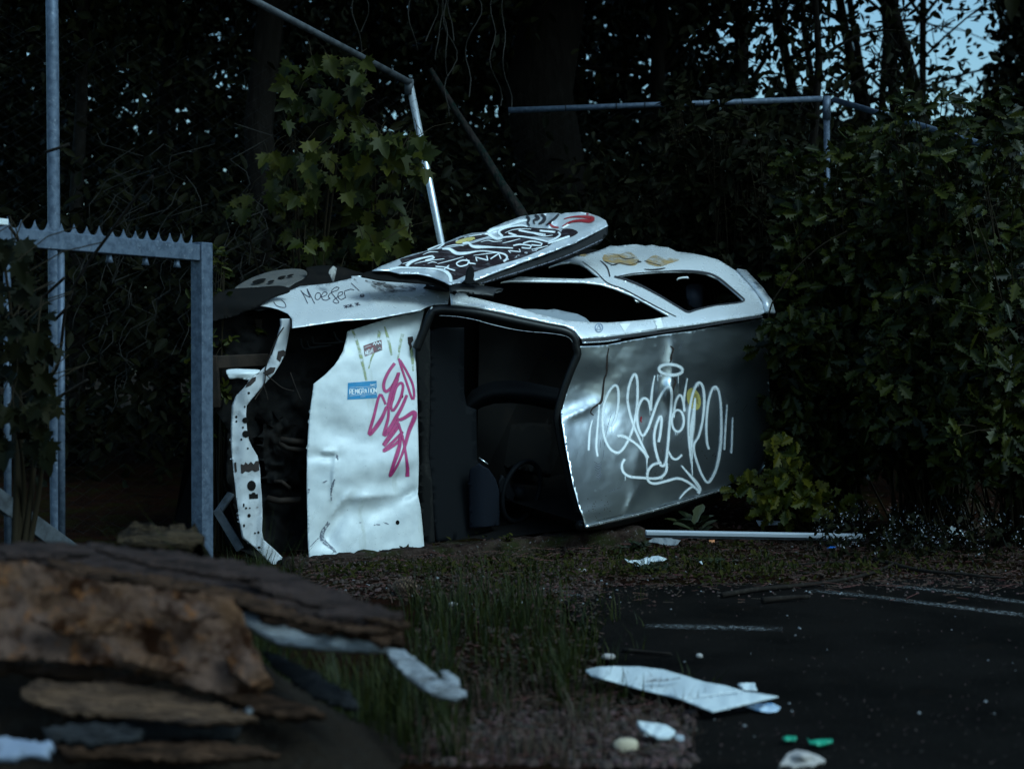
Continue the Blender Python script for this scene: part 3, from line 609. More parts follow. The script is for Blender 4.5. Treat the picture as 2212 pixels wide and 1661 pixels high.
# ---- nose: front crossmember, bumper beam, engine bay
P_cr = Plane(pt(540, 960, 9.52), frame(24, 0, 0)[0], (.0, .10, 1), lambda px, py: .035 * math.sin((px + .05 * py) / 9.0) * .25 + wob(px, py, 24, .008))
cr_poly = C1([(785, 985), (860, 985), (862, 1040), (850, 1100), (832, 1200), (812, 1290), (790, 1330)]) + C4([(690, 120), (640, 200), (600, 240), (560, 285), (510, 345), (470, 392), (440, 432), (435, 500), (442, 600), (455, 680), (480, 735), (520, 800), (538, 900), (545, 1050), (553, 1200), (550, 1350), (562, 1412),
        (640, 1480), (700, 1540), (768, 1618), (700, 1645), (650, 1612), (590, 1560), (540, 1512), (480, 1450), (420, 1402), (390, 1290), (365, 1120), (345, 930), (330, 750), (332, 600), (340, 430), (362, 360), (420, 300), (470, 235), (530, 190), (590, 130), (620, 60)]) + C1([(700, 1300), (740, 1200), (775, 1090), (790, 1040)])
cross = ch(panel('front_crossmember', cr_poly, P_cr, mt['crossm'], car, grid=4, thick=.02, bstep=4), 'bent white front crossmember full of holes')
for cx, cy, rx, ry in [(430, 540, 24, 22), (432, 640, 26, 26), (400, 680, 7, 8), (448, 745, 7, 7), (455, 340, 9, 9), (425, 440, 6, 7), (475, 1018, 32, 38), (457, 1237, 12, 14), (435, 1182, 8, 8), (462, 1182, 6, 6), (363, 515, 8, 10), (364, 548, 7, 8), (525, 1360, 8, 10), (418, 1160, 6, 14), (420, 1310, 7, 12), (530, 1470, 12, 9),
                       (690, 1590, 34, 32), (412, 592, 7, 8), (500, 1365, 7, 7)]:
    panel('punched_hole', C4(ell(cx, cy, rx, ry, 0, 12)), P_cr, mt['inside'], cross, off=.003, thick=0, grid=4, bstep=2)
panel('punched_hole', C4([(456, 1078), (475, 1078), (480, 1068), (500, 1068), (505, 1080), (522, 1078), (522, 1112), (458, 1115)]), P_cr, mt['inside'], cross, off=.003, thick=0, grid=4, bstep=3)
for q in ([(395, 860), (420, 865), (430, 845), (450, 862), (470, 842), (490, 862), (505, 838), (528, 836), (532, 905), (500, 918), (480, 905), (455, 920), (430, 912), (410, 930), (398, 925)], [(348, 850), (362, 845), (368, 915), (352, 922)], [(570, 185), (610, 152), (652, 152), (640, 188), (595, 212), (572, 205)], [(440, 270), (480, 228), (508, 220), (505, 250), (470, 285), (430, 300)]):
    panel('rust_patch', C4(q), P_cr, mt['rust'], cross, off=.0025, thick=0, grid=4, bstep=3)
panel('rust_patch', C1([(758, 1255), (800, 1245), (822, 1258), (818, 1290), (790, 1300), (775, 1345), (745, 1320)]), P_cr, mt['rust'], cross, off=.0025, thick=0, grid=4, bstep=3)
# rest of the crossmember's upper end, and pale headlamp bezel
panel('headlamp_bezel', C1([(328, 1412), (400, 1400), (480, 1402), (610, 1412), (560, 1460), (515, 1492), (440, 1480), (355, 1482), (338, 1450)]), Plane(pt(540, 806, 9.42), (1, .25, 0), (0, .5, 1), lambda px, py: .03 * gs(px, py, 525, 806, 30, 9)), mt['white'], car, closed_smooth=True, grid=4, thick=.02)
bay = Plane(pt(760, 930, 10.15), bH, (0, .12, 1), lambda px, py: wob(px, py, 30, .05) + wob(px, py, 9, .03))
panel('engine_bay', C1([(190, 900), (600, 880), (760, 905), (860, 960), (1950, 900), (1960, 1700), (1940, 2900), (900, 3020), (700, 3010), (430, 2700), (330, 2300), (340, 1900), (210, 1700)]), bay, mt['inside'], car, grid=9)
eng = panel('engine_block', C4([(560, 560), (650, 540), (720, 520), (780, 560), (860, 600), (880, 760), (870, 900), (700, 1010), (590, 1000), (560, 800)]), Plane(pt(615, 960, 9.86), bH, (0, .1, 1), lambda px, py: wob(px, py, 14, .06)), mt['inside'], car, grid=6, thick=.1)
for q, r_ in [([(690, 680), (760, 690), (860, 700)], .02), ([(680, 700), (740, 745), (870, 760)], .016), ([(640, 985), (700, 990), (760, 1040)], .012), ([(590, 1110), (680, 1130), (840, 1120)], .02)]:
    MB().tube([pt(403.2 + .2948 * x, 748.8 + .2948 * y, 9.78) for x, y in q], r_, 8).build('coolant_pipe', mt['rusty'], car)
for q in ([(948, 1150), (955, 1205), (980, 1235), (1060, 1228), (1200, 1205)], [(1000, 1170), (1010, 1210), (1040, 1222), (1140, 1210)], [(1220, 1090), (1240, 1140), (1270, 1170), (1330, 1180)], [(1040, 1130), (1050, 1175), (1080, 1192), (1300, 1180)]):
    MB().tube([pt(x, y, 9.92) for x, y in catmull(C1(q), 4)], .006, 6).build('brake_line', mt['wire'], car)
for q in ([(635, 1430), (720, 1500), (800, 1560), (890, 1585)], [(860, 1430), (900, 1540), (950, 1659)], [(640, 1540), (660, 1600), (675, 1659)]):
    MB().tube([pt(x, y, 9.45) for x, y in catmull(C1(q), 4)], .003, 5).build('loose_wire', mt['rusty'], car)
MB().tube([P_cr(x, y, .012) for x, y in catmull(C1([(800, 1060), (760, 1120), (700, 1250), (650, 1400), (640, 1520), (560, 1659)]), 5)], .004, 5).build('loose_cable', mt['rusty'], car)
mb = MB(); mb.beam(pt(456, 783, 9.55), pt(575, 777, 9.85), .075, .06, Z); mb.build('bumper_beam', mt['rusty'], car, smooth=False, bevel=.006)
mb = MB(); mb.beam(pt(459, 768, 9.52), pt(466, 880, 9.55), .06, .05, (1, 0, 0)); mb.build('bumper_bracket', mt['rusty'], car, smooth=False, bevel=.006)
mb = MB(); mb.beam(pt(560, 690, 9.95), pt(555, 770, 9.95), .05, .05, (1, 0, 0)); mb.build('radiator_support', mt['rusty'], car, smooth=False, bevel=.005)
panel('bumper_cover', C1([(208, 880), (235, 790), (300, 755), (400, 735), (600, 722), (780, 712), (860, 748), (720, 800), (610, 868), (560, 905), (480, 930), (400, 965), (300, 985), (205, 1000)]), Plane(pt(525, 650, 9.75), (1, .35, 0), (0, .6, 1), lambda px, py: .05 * gs(px, py, 520, 655, 70, 25)), mt['inside'], car, closed_smooth=True, grid=6, thick=.02)
# right front hub and wheel house beyond the fender
hub = panel('brake_disc', C1([(398, 735), (440, 700), (520, 655), (600, 622), (700, 592), (800, 576), (900, 570), (970, 580), (1000, 605), (980, 645), (900, 690), (810, 728), (780, 726), (740, 715), (600, 726), (480, 735)]), Plane(pt(585, 605, 10.3), (1, .3, .0), (-.2, .95, .38), lambda px, py: .012 * gs(px, py, 590, 602, 30, 8)), mt['hub'], car, closed_smooth=True, grid=4, thick=.03)
for q in [(600, 685, 60, 14), (790, 655, 34, 10), (860, 640, 30, 8), (700, 690, 30, 8)]:
    panel('vent_slot', C1(ell(q[0], q[1], q[2], q[3], -14, 14)), Plane(pt(585, 605, 10.28), (1, .3, .0), (-.2, .95, .38)), mt['inside'], hub, off=.012, thick=0, bstep=2, grid=3)
panel('wheel_house', C1([(780, 726), (810, 728), (900, 690), (985, 645), (1005, 600), (990, 565), (1100, 545), (1250, 548), (1400, 590), (1480, 615), (1380, 640), (1280, 672), (1120, 700), (940, 718), (860, 748)]), Plane(pt(690, 590, 10.45), (1, .3, 0), (0, .8, .5), lambda px, py: .04 * gs(px, py, 700, 580, 60, 14)), mt['inside'], car, closed_smooth=True, grid=5, thick=.02)
panel('torn_liner', C1([(1175, 600), (1190, 570), (1215, 545), (1245, 565), (1240, 610), (1215, 680), (1195, 640)]), Plane(pt(718, 592, 10.12), (1, .3, 0), (0, .5, 1)), mt['hub'], car, grid=4, thick=.006)
panel('wheel_house', C1([(1480, 600), (1600, 572), (1700, 590), (1880, 605), (2010, 640), (2130, 690), (2200, 760), (2100, 715), (2000, 690), (1850, 680), (1600, 662), (1450, 630)]), Plane(pt(880, 600, 10.12), flank(32, 5, 30)[0], flank(32, 5, 30)[1]), mt['inside'], car, grid=6, thick=.01)
# fallen lamp strip low at the nose
mb = MB(); mb.beam(pt(467, 1100, 9.6), pt(520, 1188, 9.55), .05, .03, (1, 0, .4)); mb.build('grille_bar', mt['galvd'], car, smooth=False, bevel=.006)
mb = MB(); mb.beam(pt(500, 1065, 9.75), pt(470, 1108, 9.7), .05, .02, (1, 0, .4)); mb.build('grille_end', mt['galvd'], car, smooth=False, bevel=.006)

# ---- opened right door, hinged at its front edge, sticking up
d1 = (pt(1312, 487, 10.95) - pt(1023, 603, 10.12)).normalized()
nhd = Vector((math.sin(R(37)), -math.cos(R(37)), 0))
def d_door(px, py):
    x, y = (px - 777.6) / .2604, (py - 449.28) / .2604
    d = .02 * ridge(x, y, 900, 560, 2040, 110, 90) - .018 * gs(x, y, 1400, 60, 300, 30, -18)
    d += .03 * ridge(x, y, 560, 350, 1500, 60, 40) * .5 + .035 * ridge(x, y, 1640, 60, 1560, 150, 50)
    return d + wob(px, py, 22, .010) - .02 * gs(x, y, 600, 540, 90, 40)
P_do = Plane(pt(1023, 603, 10.10), d1, (-nhd * math.cos(R(30)) + Z * math.sin(R(30)) ), d_door)
door_poly = C8([(100, 520), (180, 480), (320, 425), (430, 385), (575, 350), (700, 290), (830, 235), (930, 208), (1060, 200), (1080, 170), (1200, 120), (1340, 70), (1450, 55), (1580, 42), (1640, 42), (1668, 52), (1700, 42), (1820, 35), (1900, 45), (1980, 72), (2040, 105), (2056, 148), (1960, 200), (1800, 280), (1600, 360), (1300, 470), (1100, 545), (960, 600), (745, 636), (700, 610), (600, 570), (480, 545), (330, 545), (230, 520)])
door = ch(panel('front_door', door_poly, P_do, mt['doorpaint'], car, grid=5, thick=.006), 'right door swung open into the air, painted with white graffiti')
for q in ([(330, 430), (450, 395), (600, 352), (760, 330), (920, 300), (1050, 262), (1130, 262), (1330, 240), (1560, 275), (1590, 300), (1480, 360), (1300, 430), (1050, 500), (880, 560), (770, 600), (700, 540), (560, 500), (420, 490), (300, 500), (350, 460)], [(1160, 200), (1230, 170), (1330, 158), (1480, 170), (1620, 180), (1670, 210), (1620, 245), (1400, 238), (1220, 245), (1160, 232)], [(620, 330), (760, 280), (900, 230), (1000, 222), (1075, 230), (1000, 255), (880, 290), (760, 320)],
          [(1680, 180), (1760, 178), (1810, 205), (1760, 240), (1650, 275), (1600, 280), (1660, 240)]):
    panel('dark_fill', C8(q), P_do, mt['purple'], door, off=.002, thick=0, closed_smooth=True)
dg = [{'p': [(245, 515), (320, 500), (400, 500), (560, 505), (680, 520), (740, 560), (755, 620)], 'w': [7, 5, 3, 3, 5, 9, 9]}, {'p': [(385, 490), (420, 455), (500, 425), (600, 405), (615, 420), (540, 440)], 'w': [9, 7, 4, 5, 3]},
      {'p': [(560, 352), (640, 320), (700, 300), (640, 345)], 'w': 3}, {'p': [(680, 345), (740, 345), (800, 380), (880, 380), (1000, 362), (1120, 372), (1200, 390), (1220, 420), (1190, 450)], 'w': [4, 9, 7, 3, 3, 4, 6]},
      {'p': [(850, 300), (900, 295), (940, 325), (1080, 330), (1270, 338)], 'w': [5, 8, 3, 3]}, {'p': [(1060, 215), (1100, 185), (1200, 160), (1320, 115), (1400, 105)], 'w': [10, 8, 6, 10, 4]}, {'p': [(1065, 220), (1100, 245), (1140, 260), (1180, 245), (1150, 205), (1200, 170), (1330, 150), (1390, 160)], 'w': [8, 7, 6, 4, 3]},
      {'p': [(1140, 255), (1300, 240), (1440, 258), (1560, 285), (1600, 290)], 'w': 4}, {'p': [(1640, 205), (1660, 225), (1620, 260), (1560, 285)], 'w': 5}, {'p': [(1230, 212), (1300, 235)], 'w': 5, 'raw': True}, {'p': [(1315, 190), (1420, 210), (1540, 228)], 'w': 4.5}, {'p': [(1490, 194), (1620, 205)], 'w': 4.5, 'raw': True},
      {'p': [(1270, 318), (1330, 308), (1420, 320), (1410, 340), (1340, 335)], 'w': 3.5}, {'p': [(1350, 300), (1420, 282), (1510, 300), (1500, 318), (1420, 312)], 'w': 3.5}, {'p': [(1560, 300), (1650, 270), (1740, 240)], 'w': [3, 6, 5]},
      {'p': [(625, 490), (740, 500)], 'w': 3, 'raw': True}, {'p': [(690, 520), (740, 480)], 'w': 3, 'raw': True}, {'p': [(700, 500), (790, 525)], 'w': 3, 'raw': True}, {'p': [(910, 445), (850, 440), (800, 465), (830, 490), (890, 475), (900, 460)], 'w': 3.5}, {'p': [(920, 470), (880, 430)], 'w': 3, 'raw': True}, {'p': [(890, 460), (960, 470)], 'w': 3, 'raw': True},
      {'p': [(970, 450), (960, 415), (1060, 440), (1050, 400)], 'w': 3, 'raw': True}, {'p': [(1080, 430), (1150, 385), (1170, 430)], 'w': 3, 'raw': True}, {'p': [(1250, 380), (1230, 360), (1330, 370), (1320, 345)], 'w': 2.6, 'raw': True}]
for q in ([(450, 470), (520, 452), (600, 440), (700, 428)], [(640, 470), (760, 440), (860, 410)], [(940, 400), (1060, 385), (1160, 375)], [(1000, 290), (1060, 275), (1110, 285), (1180, 280)], [(1180, 300), (1260, 280), (1330, 262)], [(1420, 350), (1500, 335), (1560, 318)], [(700, 330), (790, 312), (860, 322)],
          [(1200, 215), (1260, 190), (1330, 180), (1420, 182)], [(1440, 220), (1520, 240), (1600, 232)], [(520, 395), (580, 372), (650, 372)], [(350, 470), (420, 450), (470, 430)], [(860, 250), (940, 235), (1010, 228)], [(560, 470), (600, 455), (640, 462)]):
    dg.append({'p': q, 'w': [1, 2.2, 1.2]})
paint('graffiti_lettering', [{**k, 'p': C8(k['p'])} for k in dg], P_do, mt['tag'], door, 4, off=.004, step=3)
paints('red_mark', [{'p': C8(q), 'w': w_} for q, w_ in [([(1690, 98), (1760, 80), (1860, 78), (1930, 92), (1900, 112), (1820, 110), (1740, 125), (1680, 165)], [2, 4, 7, 12, 8, 5, 6]), ([(1560, 130), (1600, 160), (1650, 168)], [6, 6, 3]), ([(1875, 55), (1900, 58)], [3, 4, 2])]], P_do, mt['red'], door, 5, off=.005)
paints('black_drip', [{'p': C8(q), 'w': w_} for q, w_ in [([(1380, 70), (1400, 100), (1390, 130), (1410, 155)], [5, 9, 6, 3]), ([(1450, 62), (1480, 90), (1440, 110), (1450, 140)], [5, 11, 6, 4]), ([(1500, 60), (1530, 80), (1520, 115), (1480, 140)], [4, 9, 9, 4]), ([(1650, 55), (1620, 90), (1580, 120), (1540, 150)], [5, 7, 5, 2])]], P_do, mt['blackp'], door, 6, off=.005)
panel('ochre_blotch', C8(ell(875, 272, 88, 18, -14, 18)), P_do, mt['yellows'], door, off=.003, thick=0)
panel('tape_scrap', C8([(1668, 172), (1722, 140), (1740, 148), (1690, 178)]), P_do, mt['tape'], door, off=.006, thick=0)
# thickness of the door: the belt edge with the window slot, seen as a dark band under the skin
P_de = Plane(P_do(1023, 603, -.01), d1, (-.16, .10, 1))
edge_poly = C8([(2056, 150), (2058, 215), (2010, 270), (1990, 300), (1780, 385), (1500, 480), (1290, 560), (1100, 610), (960, 640), (945, 605), (1100, 548), (1300, 474), (1600, 366), (1800, 284), (1960, 205)])
panel('door_inner_frame', edge_poly, P_de, mt['black'], door, grid=6, thick=.02)
paint('window_slot', [{'p': C8([(1000, 628), (1300, 535), (1600, 440), (1800, 360), (2010, 262)]), 'w': [2, 3, 3, 2.5]}], P_de, mt['scuff'], door, 2, off=.002)
mir = MB(); P_m = Plane(pt(1010, 600, 9.98), (1, .3, 0), (0, .1, 1))
mirror = panel('mirror_mount', C8([(848, 620), (880, 590), (890, 520), (908, 485), (925, 480), (945, 510), (948, 560), (942, 595), (985, 628), (900, 632)]), P_m, mt['plastic'], door, grid=4, thick=.03)
hinge = panel('door_hinge_cover', C8([(745, 640), (800, 625), (950, 635), (1190, 668), (1130, 680), (1110, 730), (960, 715), (820, 700), (750, 680)]), Plane(pt(1010, 625, 10.0), (1, .4, .0), (0, .7, .7), lambda px, py: .02 * gs(px, py, 990, 626, 50, 8)), mt['black'], door, grid=5, thick=.03)
# ================================================================ GROUND
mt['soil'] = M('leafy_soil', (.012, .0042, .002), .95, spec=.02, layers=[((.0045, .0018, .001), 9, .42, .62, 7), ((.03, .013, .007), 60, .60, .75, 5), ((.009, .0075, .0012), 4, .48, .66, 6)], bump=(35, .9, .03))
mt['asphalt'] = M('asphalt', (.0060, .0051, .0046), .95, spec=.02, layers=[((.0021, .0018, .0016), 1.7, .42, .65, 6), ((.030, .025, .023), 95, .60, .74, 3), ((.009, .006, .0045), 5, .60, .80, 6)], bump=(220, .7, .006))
mt['line'] = M('worn_road_paint', (.26, .265, .27), .85, soft=True, hole=(70, .49, .68))
mt['concrete'] = M('mossy_concrete', (.034, .022, .018), .95, spec=.03, layers=[((.009, .005, .004), 9, .42, .62, 7), ((.018, .021, .007), 5, .50, .70, 6), ((.12, .11, .11), 50, .60, .74, 5)], bump=(45, .8, .02))
KA = (-1.28, 9.36); KB = (.86, 10.36); KL = math.hypot(KB[0] - KA[0], KB[1] - KA[1]); KD = ((KB[0] - KA[0]) / KL, (KB[1] - KA[1]) / KL)
def kz(x): return -.002 + .10 * max(-.1, min(1.15, (x - KA[0]) / (KB[0] - KA[0])))
def sg(q): return 1 / (1 + math.exp(max(-40, min(40, -q))))
def gh(x, y):
    """height of the ground: yard, dip in front of the kerb, rising forest floor behind it"""
    s = -(x - KA[0]) * KD[1] + (y - KA[1]) * KD[0]                 # distance behind the kerb's face
    al = (x - KA[0]) * KD[0] + (y - KA[1]) * KD[1]
    f_ = sg((s - .12) / .05)
    kr = sg((KL + .1 - al) / .12) * sg((al + .4) / .2)              # 1 along the kerb
    h = (1 - f_) * (-.075 * math.exp(-(min(s, 0) / .45) ** 2) * kr * (1 - .5 * sg((x - .2) / .2))) + f_ * (kz(x) * kr - .03 + min(.3, max(0, s) * .06))
    road = sg((x - .25 + .06 * (y - 5.3)) / .06) * sg((8.35 - y) / .06)
    n_ = noise.noise((x * .9, y * .9, 0)) * .03 + noise.noise((x * 3.5, y * 3.5, 5)) * .02 + noise.noise((x * 11, y * 11, 9)) * .008
    return h + (n_ + .006) * (1 - road) - .03 * road
def axis(a0, a1, st, far):
    m = list(np.arange(a0, a1, st)); return [a0 - q for q in far[::-1]] + m + [a1 + q for q in far]
far_ = [.3, .8, 2, 5, 12, 30, 80, 200, 500]
gx = axis(-7, 8, .085, far_); gy = axis(2.4, 15, .085, far_)
V = [(x, y, gh(x, y)) for y in gy for x in gx]; nx_ = len(gx)
F = [(j * nx_ + i, j * nx_ + i + 1, (j + 1) * nx_ + i + 1, (j + 1) * nx_ + i) for j in range(len(gy) - 1) for i in range(nx_ - 1)]
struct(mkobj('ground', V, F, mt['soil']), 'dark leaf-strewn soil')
def flat(name, pts, m, z, st=.12, soft_edge=False):
    """sheet on the ground with a ragged outline"""
    d_ = dense([(p[0], p[1]) for p in pts], st); out = []
    for q in d_:
        k = noise.noise((q[0] * 2.3, q[1] * 2.3, 1)) * .10 + noise.noise((q[0] * 9, q[1] * 9, 2)) * .035
        out.append(Vector((q[0] + k, q[1] + k * .8)))
    r = delaunay_2d_cdt(out, [(i, (i + 1) % len(out)) for i in range(len(out))], [], 1, 1e-5)
    return mkobj(name, [(p.x, p.y, z) for p in r[0]], [tuple(f) for f in r[2]], m, smooth=False)
rd = [onz(x, y) for x, y in [(1200, 1278), (1330, 1268), (1500, 1256), (1750, 1262), (1950, 1250), (2250, 1225)]]
rd = [(p.x, p.y) for p in rd] + [(9, 8.9), (60, 8.9), (60, -40), (.15, -40), (.15, 3.2)]
rd += [(p.x, p.y) for p in [onz(x, y) for x, y in [(1330, 1661), (1420, 1600), (1500, 1545), (1420, 1500), (1330, 1465), (1290, 1410), (1255, 1340)]]]
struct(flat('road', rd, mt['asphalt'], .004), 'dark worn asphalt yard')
def roadline(pxs, wid, name='road_marking'):
    """worn painted line; the plan points are laid on the road as metres"""
    P = [onz(*p, .008) for p in pxs]; mb = MB(); soft = []
    P2 = []
    for a_, b_ in zip(P, P[1:]):
        P2 += [a_.lerp(b_, i / 12) for i in range(12)]
    P2.append(P[-1]); n = len(P2)
    for i, p in enumerate(P2):
        d = (P2[min(i + 1, n - 1)] - P2[max(i - 1, 0)]).normalized(); s_ = Vector((-d.y, d.x, 0))
        for c, a_ in zip((-1, -.5, 0, .5, 1), (0, .8, 1, .8, 0)): mb.v.append(p + s_ * c * wid / 2); soft.append(a_ * (1 if 2 < i < n - 3 else .4))
    for i in range(n - 1):
        for k in range(4): mb.f.append((i * 5 + k, i * 5 + k + 1, i * 5 + 6 + k, i * 5 + 5 + k))
    o = mb.build(name, mt['line']); at = o.data.attributes.new('soft', 'FLOAT', 'POINT'); at.data.foreach_set('value', soft)
    return struct(o)
roadline([(1395, 1351), (1500, 1353), (1690, 1358)], .15)
roadline([(1750, 1274), (1850, 1284), (2000, 1302), (2260, 1334)], .13)
roadline([(1915, 1262), (2050, 1277), (2260, 1308)], .12)
roadline([(1190, 1272), (1260, 1290)], .10)
# kerb under the wreck
ka, kb = Vector((KA[0], KA[1], kz(KA[0]))), Vector((KB[0], KB[1], kz(KB[0])))
mb = MB(); nk = 60; kd = (kb - ka).normalized(); kn = Vector((kd.y, -kd.x, 0)).normalized()
prof = [(0, -.25), (0, -.03), (.012, -.006), (.03, 0), (.10, .004), (.17, 0), (.18, -.25)]
for i in range(nk + 1):
    p = ka.lerp(kb, i / nk)
    for q, z in prof:
        j = noise.noise((i * .35, q * 30, z * 30)) * .03 + noise.noise((i * 1.3, q * 60, z * 50)) * .012
        mb.v.append(p - kn * (q + j * .6) + Z * (z + .004 + j))
m_ = len(prof)
for i in range(nk):
    for k in range(m_ - 1): mb.f.append((i * m_ + k, i * m_ + k + 1, (i + 1) * m_ + k + 1, (i + 1) * m_ + k))
mb.f.append(tuple(range(m_))[::-1]); mb.f.append(tuple(nk * m_ + k for k in range(m_)))
tag(mb.build('kerb', mt['concrete'], None, (ka.x, ka.y, 0)), 'low crumbling concrete kerb the overturned car rests on', 'kerb')

# ================================================================ GATE
gd = Vector((math.sin(R(34)), math.cos(R(34)), 0))                      # the gate runs away to the right
gp = pt(437, 1205, 8.6); gp.z = gh(gp.x, gp.y)
gate = thing('metal_gate', 'galvanised gate frame with a spiked top rail and empty middle', 'gate', (gp.x, gp.y, gp.z))
gs_ = Vector((gd.y, -gd.x, 0))
def gpos(s, z): return Vector((gp.x, gp.y, 0)) + gd * s + Z * z
mb = MB(); mb.beam(gpos(0, gp.z - .05), gpos(0, 1.785), .082, .082, gs_); mb.build('gate_post', mt['galv'], gate, smooth=False, bevel=.004)
mb = MB(); mb.beam(gpos(-1.9, 1.73), gpos(-.042, 1.73), .06, .085, gs_); mb.build('top_rail', mt['galv'], gate, smooth=False, bevel=.004)
# spiked strip: a plate with scalloped upper edge
sp = .0795; v = []; f = []; per = 10; N_ = 23
xs = [(-.05 - i * sp / per) for i in range(N_ * per + 1)]
for i, s in enumerate(xs):
    t = (i % per) / per; h = (.046 + .010 * noise.noise((int((i + per / 2) / per) * 3.7, 0, 0))) * (abs(2 * t - 1) ** 2.6)
    for off in (-.002, .002): v += [gpos(s, 1.771) + gs_ * (off - .022), gpos(s, 1.776 + h) + gs_ * (off - .022)]
for i in range(len(xs) - 1):
    a = i * 4; b = a + 4
    f += [(a, b, b + 1, a + 1), (a + 2, a + 3, b + 3, b + 2), (a + 1, b + 1, b + 3, a + 3)]
mkobj('spike_strip', v, f, mt['galv'], gate, smooth=False)
for s, rr_ in ((-.945, .017), (-1.262, .017)):
    MB().tube([gpos(s, .10), gpos(s, 1.69)], rr_, 10).build('vertical_bar', mt['galv'], gate)
for s in (-.64, -.40, -.18):
    MB().tube([gpos(s, 1.690), gpos(s, 1.665), gpos(s, 1.645)], [.012, .014, .021], 10).build('bar_stub', mt['galv'], gate)
mb = MB(); mb.beam(gpos(-1.75, .80), gpos(-.72, .12), .04, .085, gs_); mb.build('diagonal_brace', mt['galvd'], gate, smooth=False, bevel=.004)
mb = MB(); mb.beam(gpos(-.30, .06), gpos(-.04, .06), .05, .09, gs_); mb.build('bottom_rail', mt['galv'], gate, smooth=False, bevel=.004)
mb = MB(); mb.beam(gpos(-1.36, 1.795), gpos(-1.28, 1.795), .07, .03, gs_); mb.build('hinge_plate', M('bare_zinc', (.75, .78, .8), .4, .5), gate, smooth=False, bevel=.004)

def pole(pts, r, m, name, parent, n=12): return MB().tube(pts, r, n).build(name, m, parent)
b0 = pt(122, 1150, 8.9); b0.z = gh(b0.x, b0.y) - .1
tp = pt(111, -60, 8.9)
tag(pole([b0, pt(122, 1130, 8.9), pt(117, 560, 8.9), pt(113, 60, 8.9), tp], [.034] * 5, mt['galv'], 'fence_post', None, 16), 'tall bare galvanised pole standing behind the gate frame', 'pole')

# ================================================================ FENCES
def chain(p0, p1, z0a, z0b, z1a, z1b, parent, pitch=.065, sag=0.0):
    """woven wire between two posts; every wire zigzags downwards"""
    L = (Vector((p1.x, p1.y, 0)) - Vector((p0.x, p0.y, 0))).length; d = (Vector((p1.x, p1.y, 0)) - Vector((p0.x, p0.y, 0))).normalized(); nn = Vector((d.y, -d.x, 0))
    mb = MB(); k = 0; s = pitch
    while s < L - pitch:
        f_ = s / L; za = z0a + (z0b - z0a) * f_; zb = z1a + (z1b - z1a) * f_; m = int((zb - za) / (pitch * .62)); path = []
        for i in range(m):
            sg = 1 if (i + k) % 2 else -1
            path.append(Vector((p0.x, p0.y, 0)) + d * (s + sg * pitch * .5) + nn * (.03 * noise.noise((s, i * .1, 0)) + .002 * sg) + Z * (za + i * pitch * .62 + .02 * noise.noise((s * .7, i * .06, 4))))
        if m > 2: mb.tube(path, .0013, 3, False)
        s += pitch; k += 1
    return mb.build('chain_mesh', mt['wire'], parent)
# leaning corner fence behind the car
pb = pt(960, 560, 11.7); bb = pt(985, 905, 11.7); bb.z = gh(bb.x, bb.y)
pt_top = pt(884, 176, 11.7); ra = pt(470, -40, 9.9)
f1 = thing('chain_link_fence', 'leaning chain-link fence corner with a bright bent post behind the car', 'fence', tuple(bb))
pole([bb, pb, pt_top.lerp(pb, .02)], .0265, mt['galvb'], 'fence_post', f1, 16)
pole([pt_top + Z * -.10, pt_top + Z * .012], .034, mt['galvd'], 'post_clamp', f1, 14)
pole([pt_top + Vector((.01, .0, -.012)), ra], .024, mt['galvd'], 'top_rail', f1, 14)
MB().tube(ring(pt_top.lerp(ra, .10), (0, 1, 0), (0, 0, 1), .028, .028, 14), .006, 6, False).build('rail_collar', mt['galvd'], f1)
p_l = Vector((ra.x - 1.8, ra.y - .6, 0)); p_r = Vector((pt_top.x + .12, pt_top.y, 0))
chain(p_l, p_r, .05, .2, 3.3, 3.1, f1)
# right fence
c0, c1, c2 = pt(1098, 239, 13.0), pt(1783, 214, 13.0), pt(2230, 345, 10.6)
g1 = pt(1783, 900, 13.0); g1.z = gh(g1.x, g1.y)
f2 = thing('chain_link_fence', 'grey chain-link fence with a corner post half hidden by the oak bushes', 'fence', tuple(g1))
pole([c0, c1 - Vector((.03, 0, 0))], .0235, mt['galv'], 'top_rail', f2, 14)
pole([c1 + Vector((.07, -.02, -.012)), c2], .0235, mt['galv'], 'top_rail', f2, 14)
pole([Vector((c1.x + .02, c1.y, g1.z)), Vector((c1.x + .01, c1.y, c1.z - .02))], .025, mt['galv'], 'fence_post', f2, 14)
pole([Vector((c1.x + .01, c1.y, c1.z - .17)), Vector((c1.x + .01, c1.y, c1.z + .02))], .033, mt['galv'], 'post_clamp', f2, 14)
for q in (.18, .34, .43): MB().tube(ring(c0.lerp(c1, q), (0, 1, 0), (0, 0, 1), .0262, .0262, 14), .004, 6, False).build('rail_collar', mt['wire'], f2)
chain(Vector((c0.x - 1.1, c0.y, 0)), Vector((c1.x, c1.y, 0)), .2, .2, c0.z, c1.z, f2)
chain(Vector((c1.x, c1.y, 0)), Vector((c2.x, c2.y, 0)), .2, .2, c1.z, c2.z, f2)

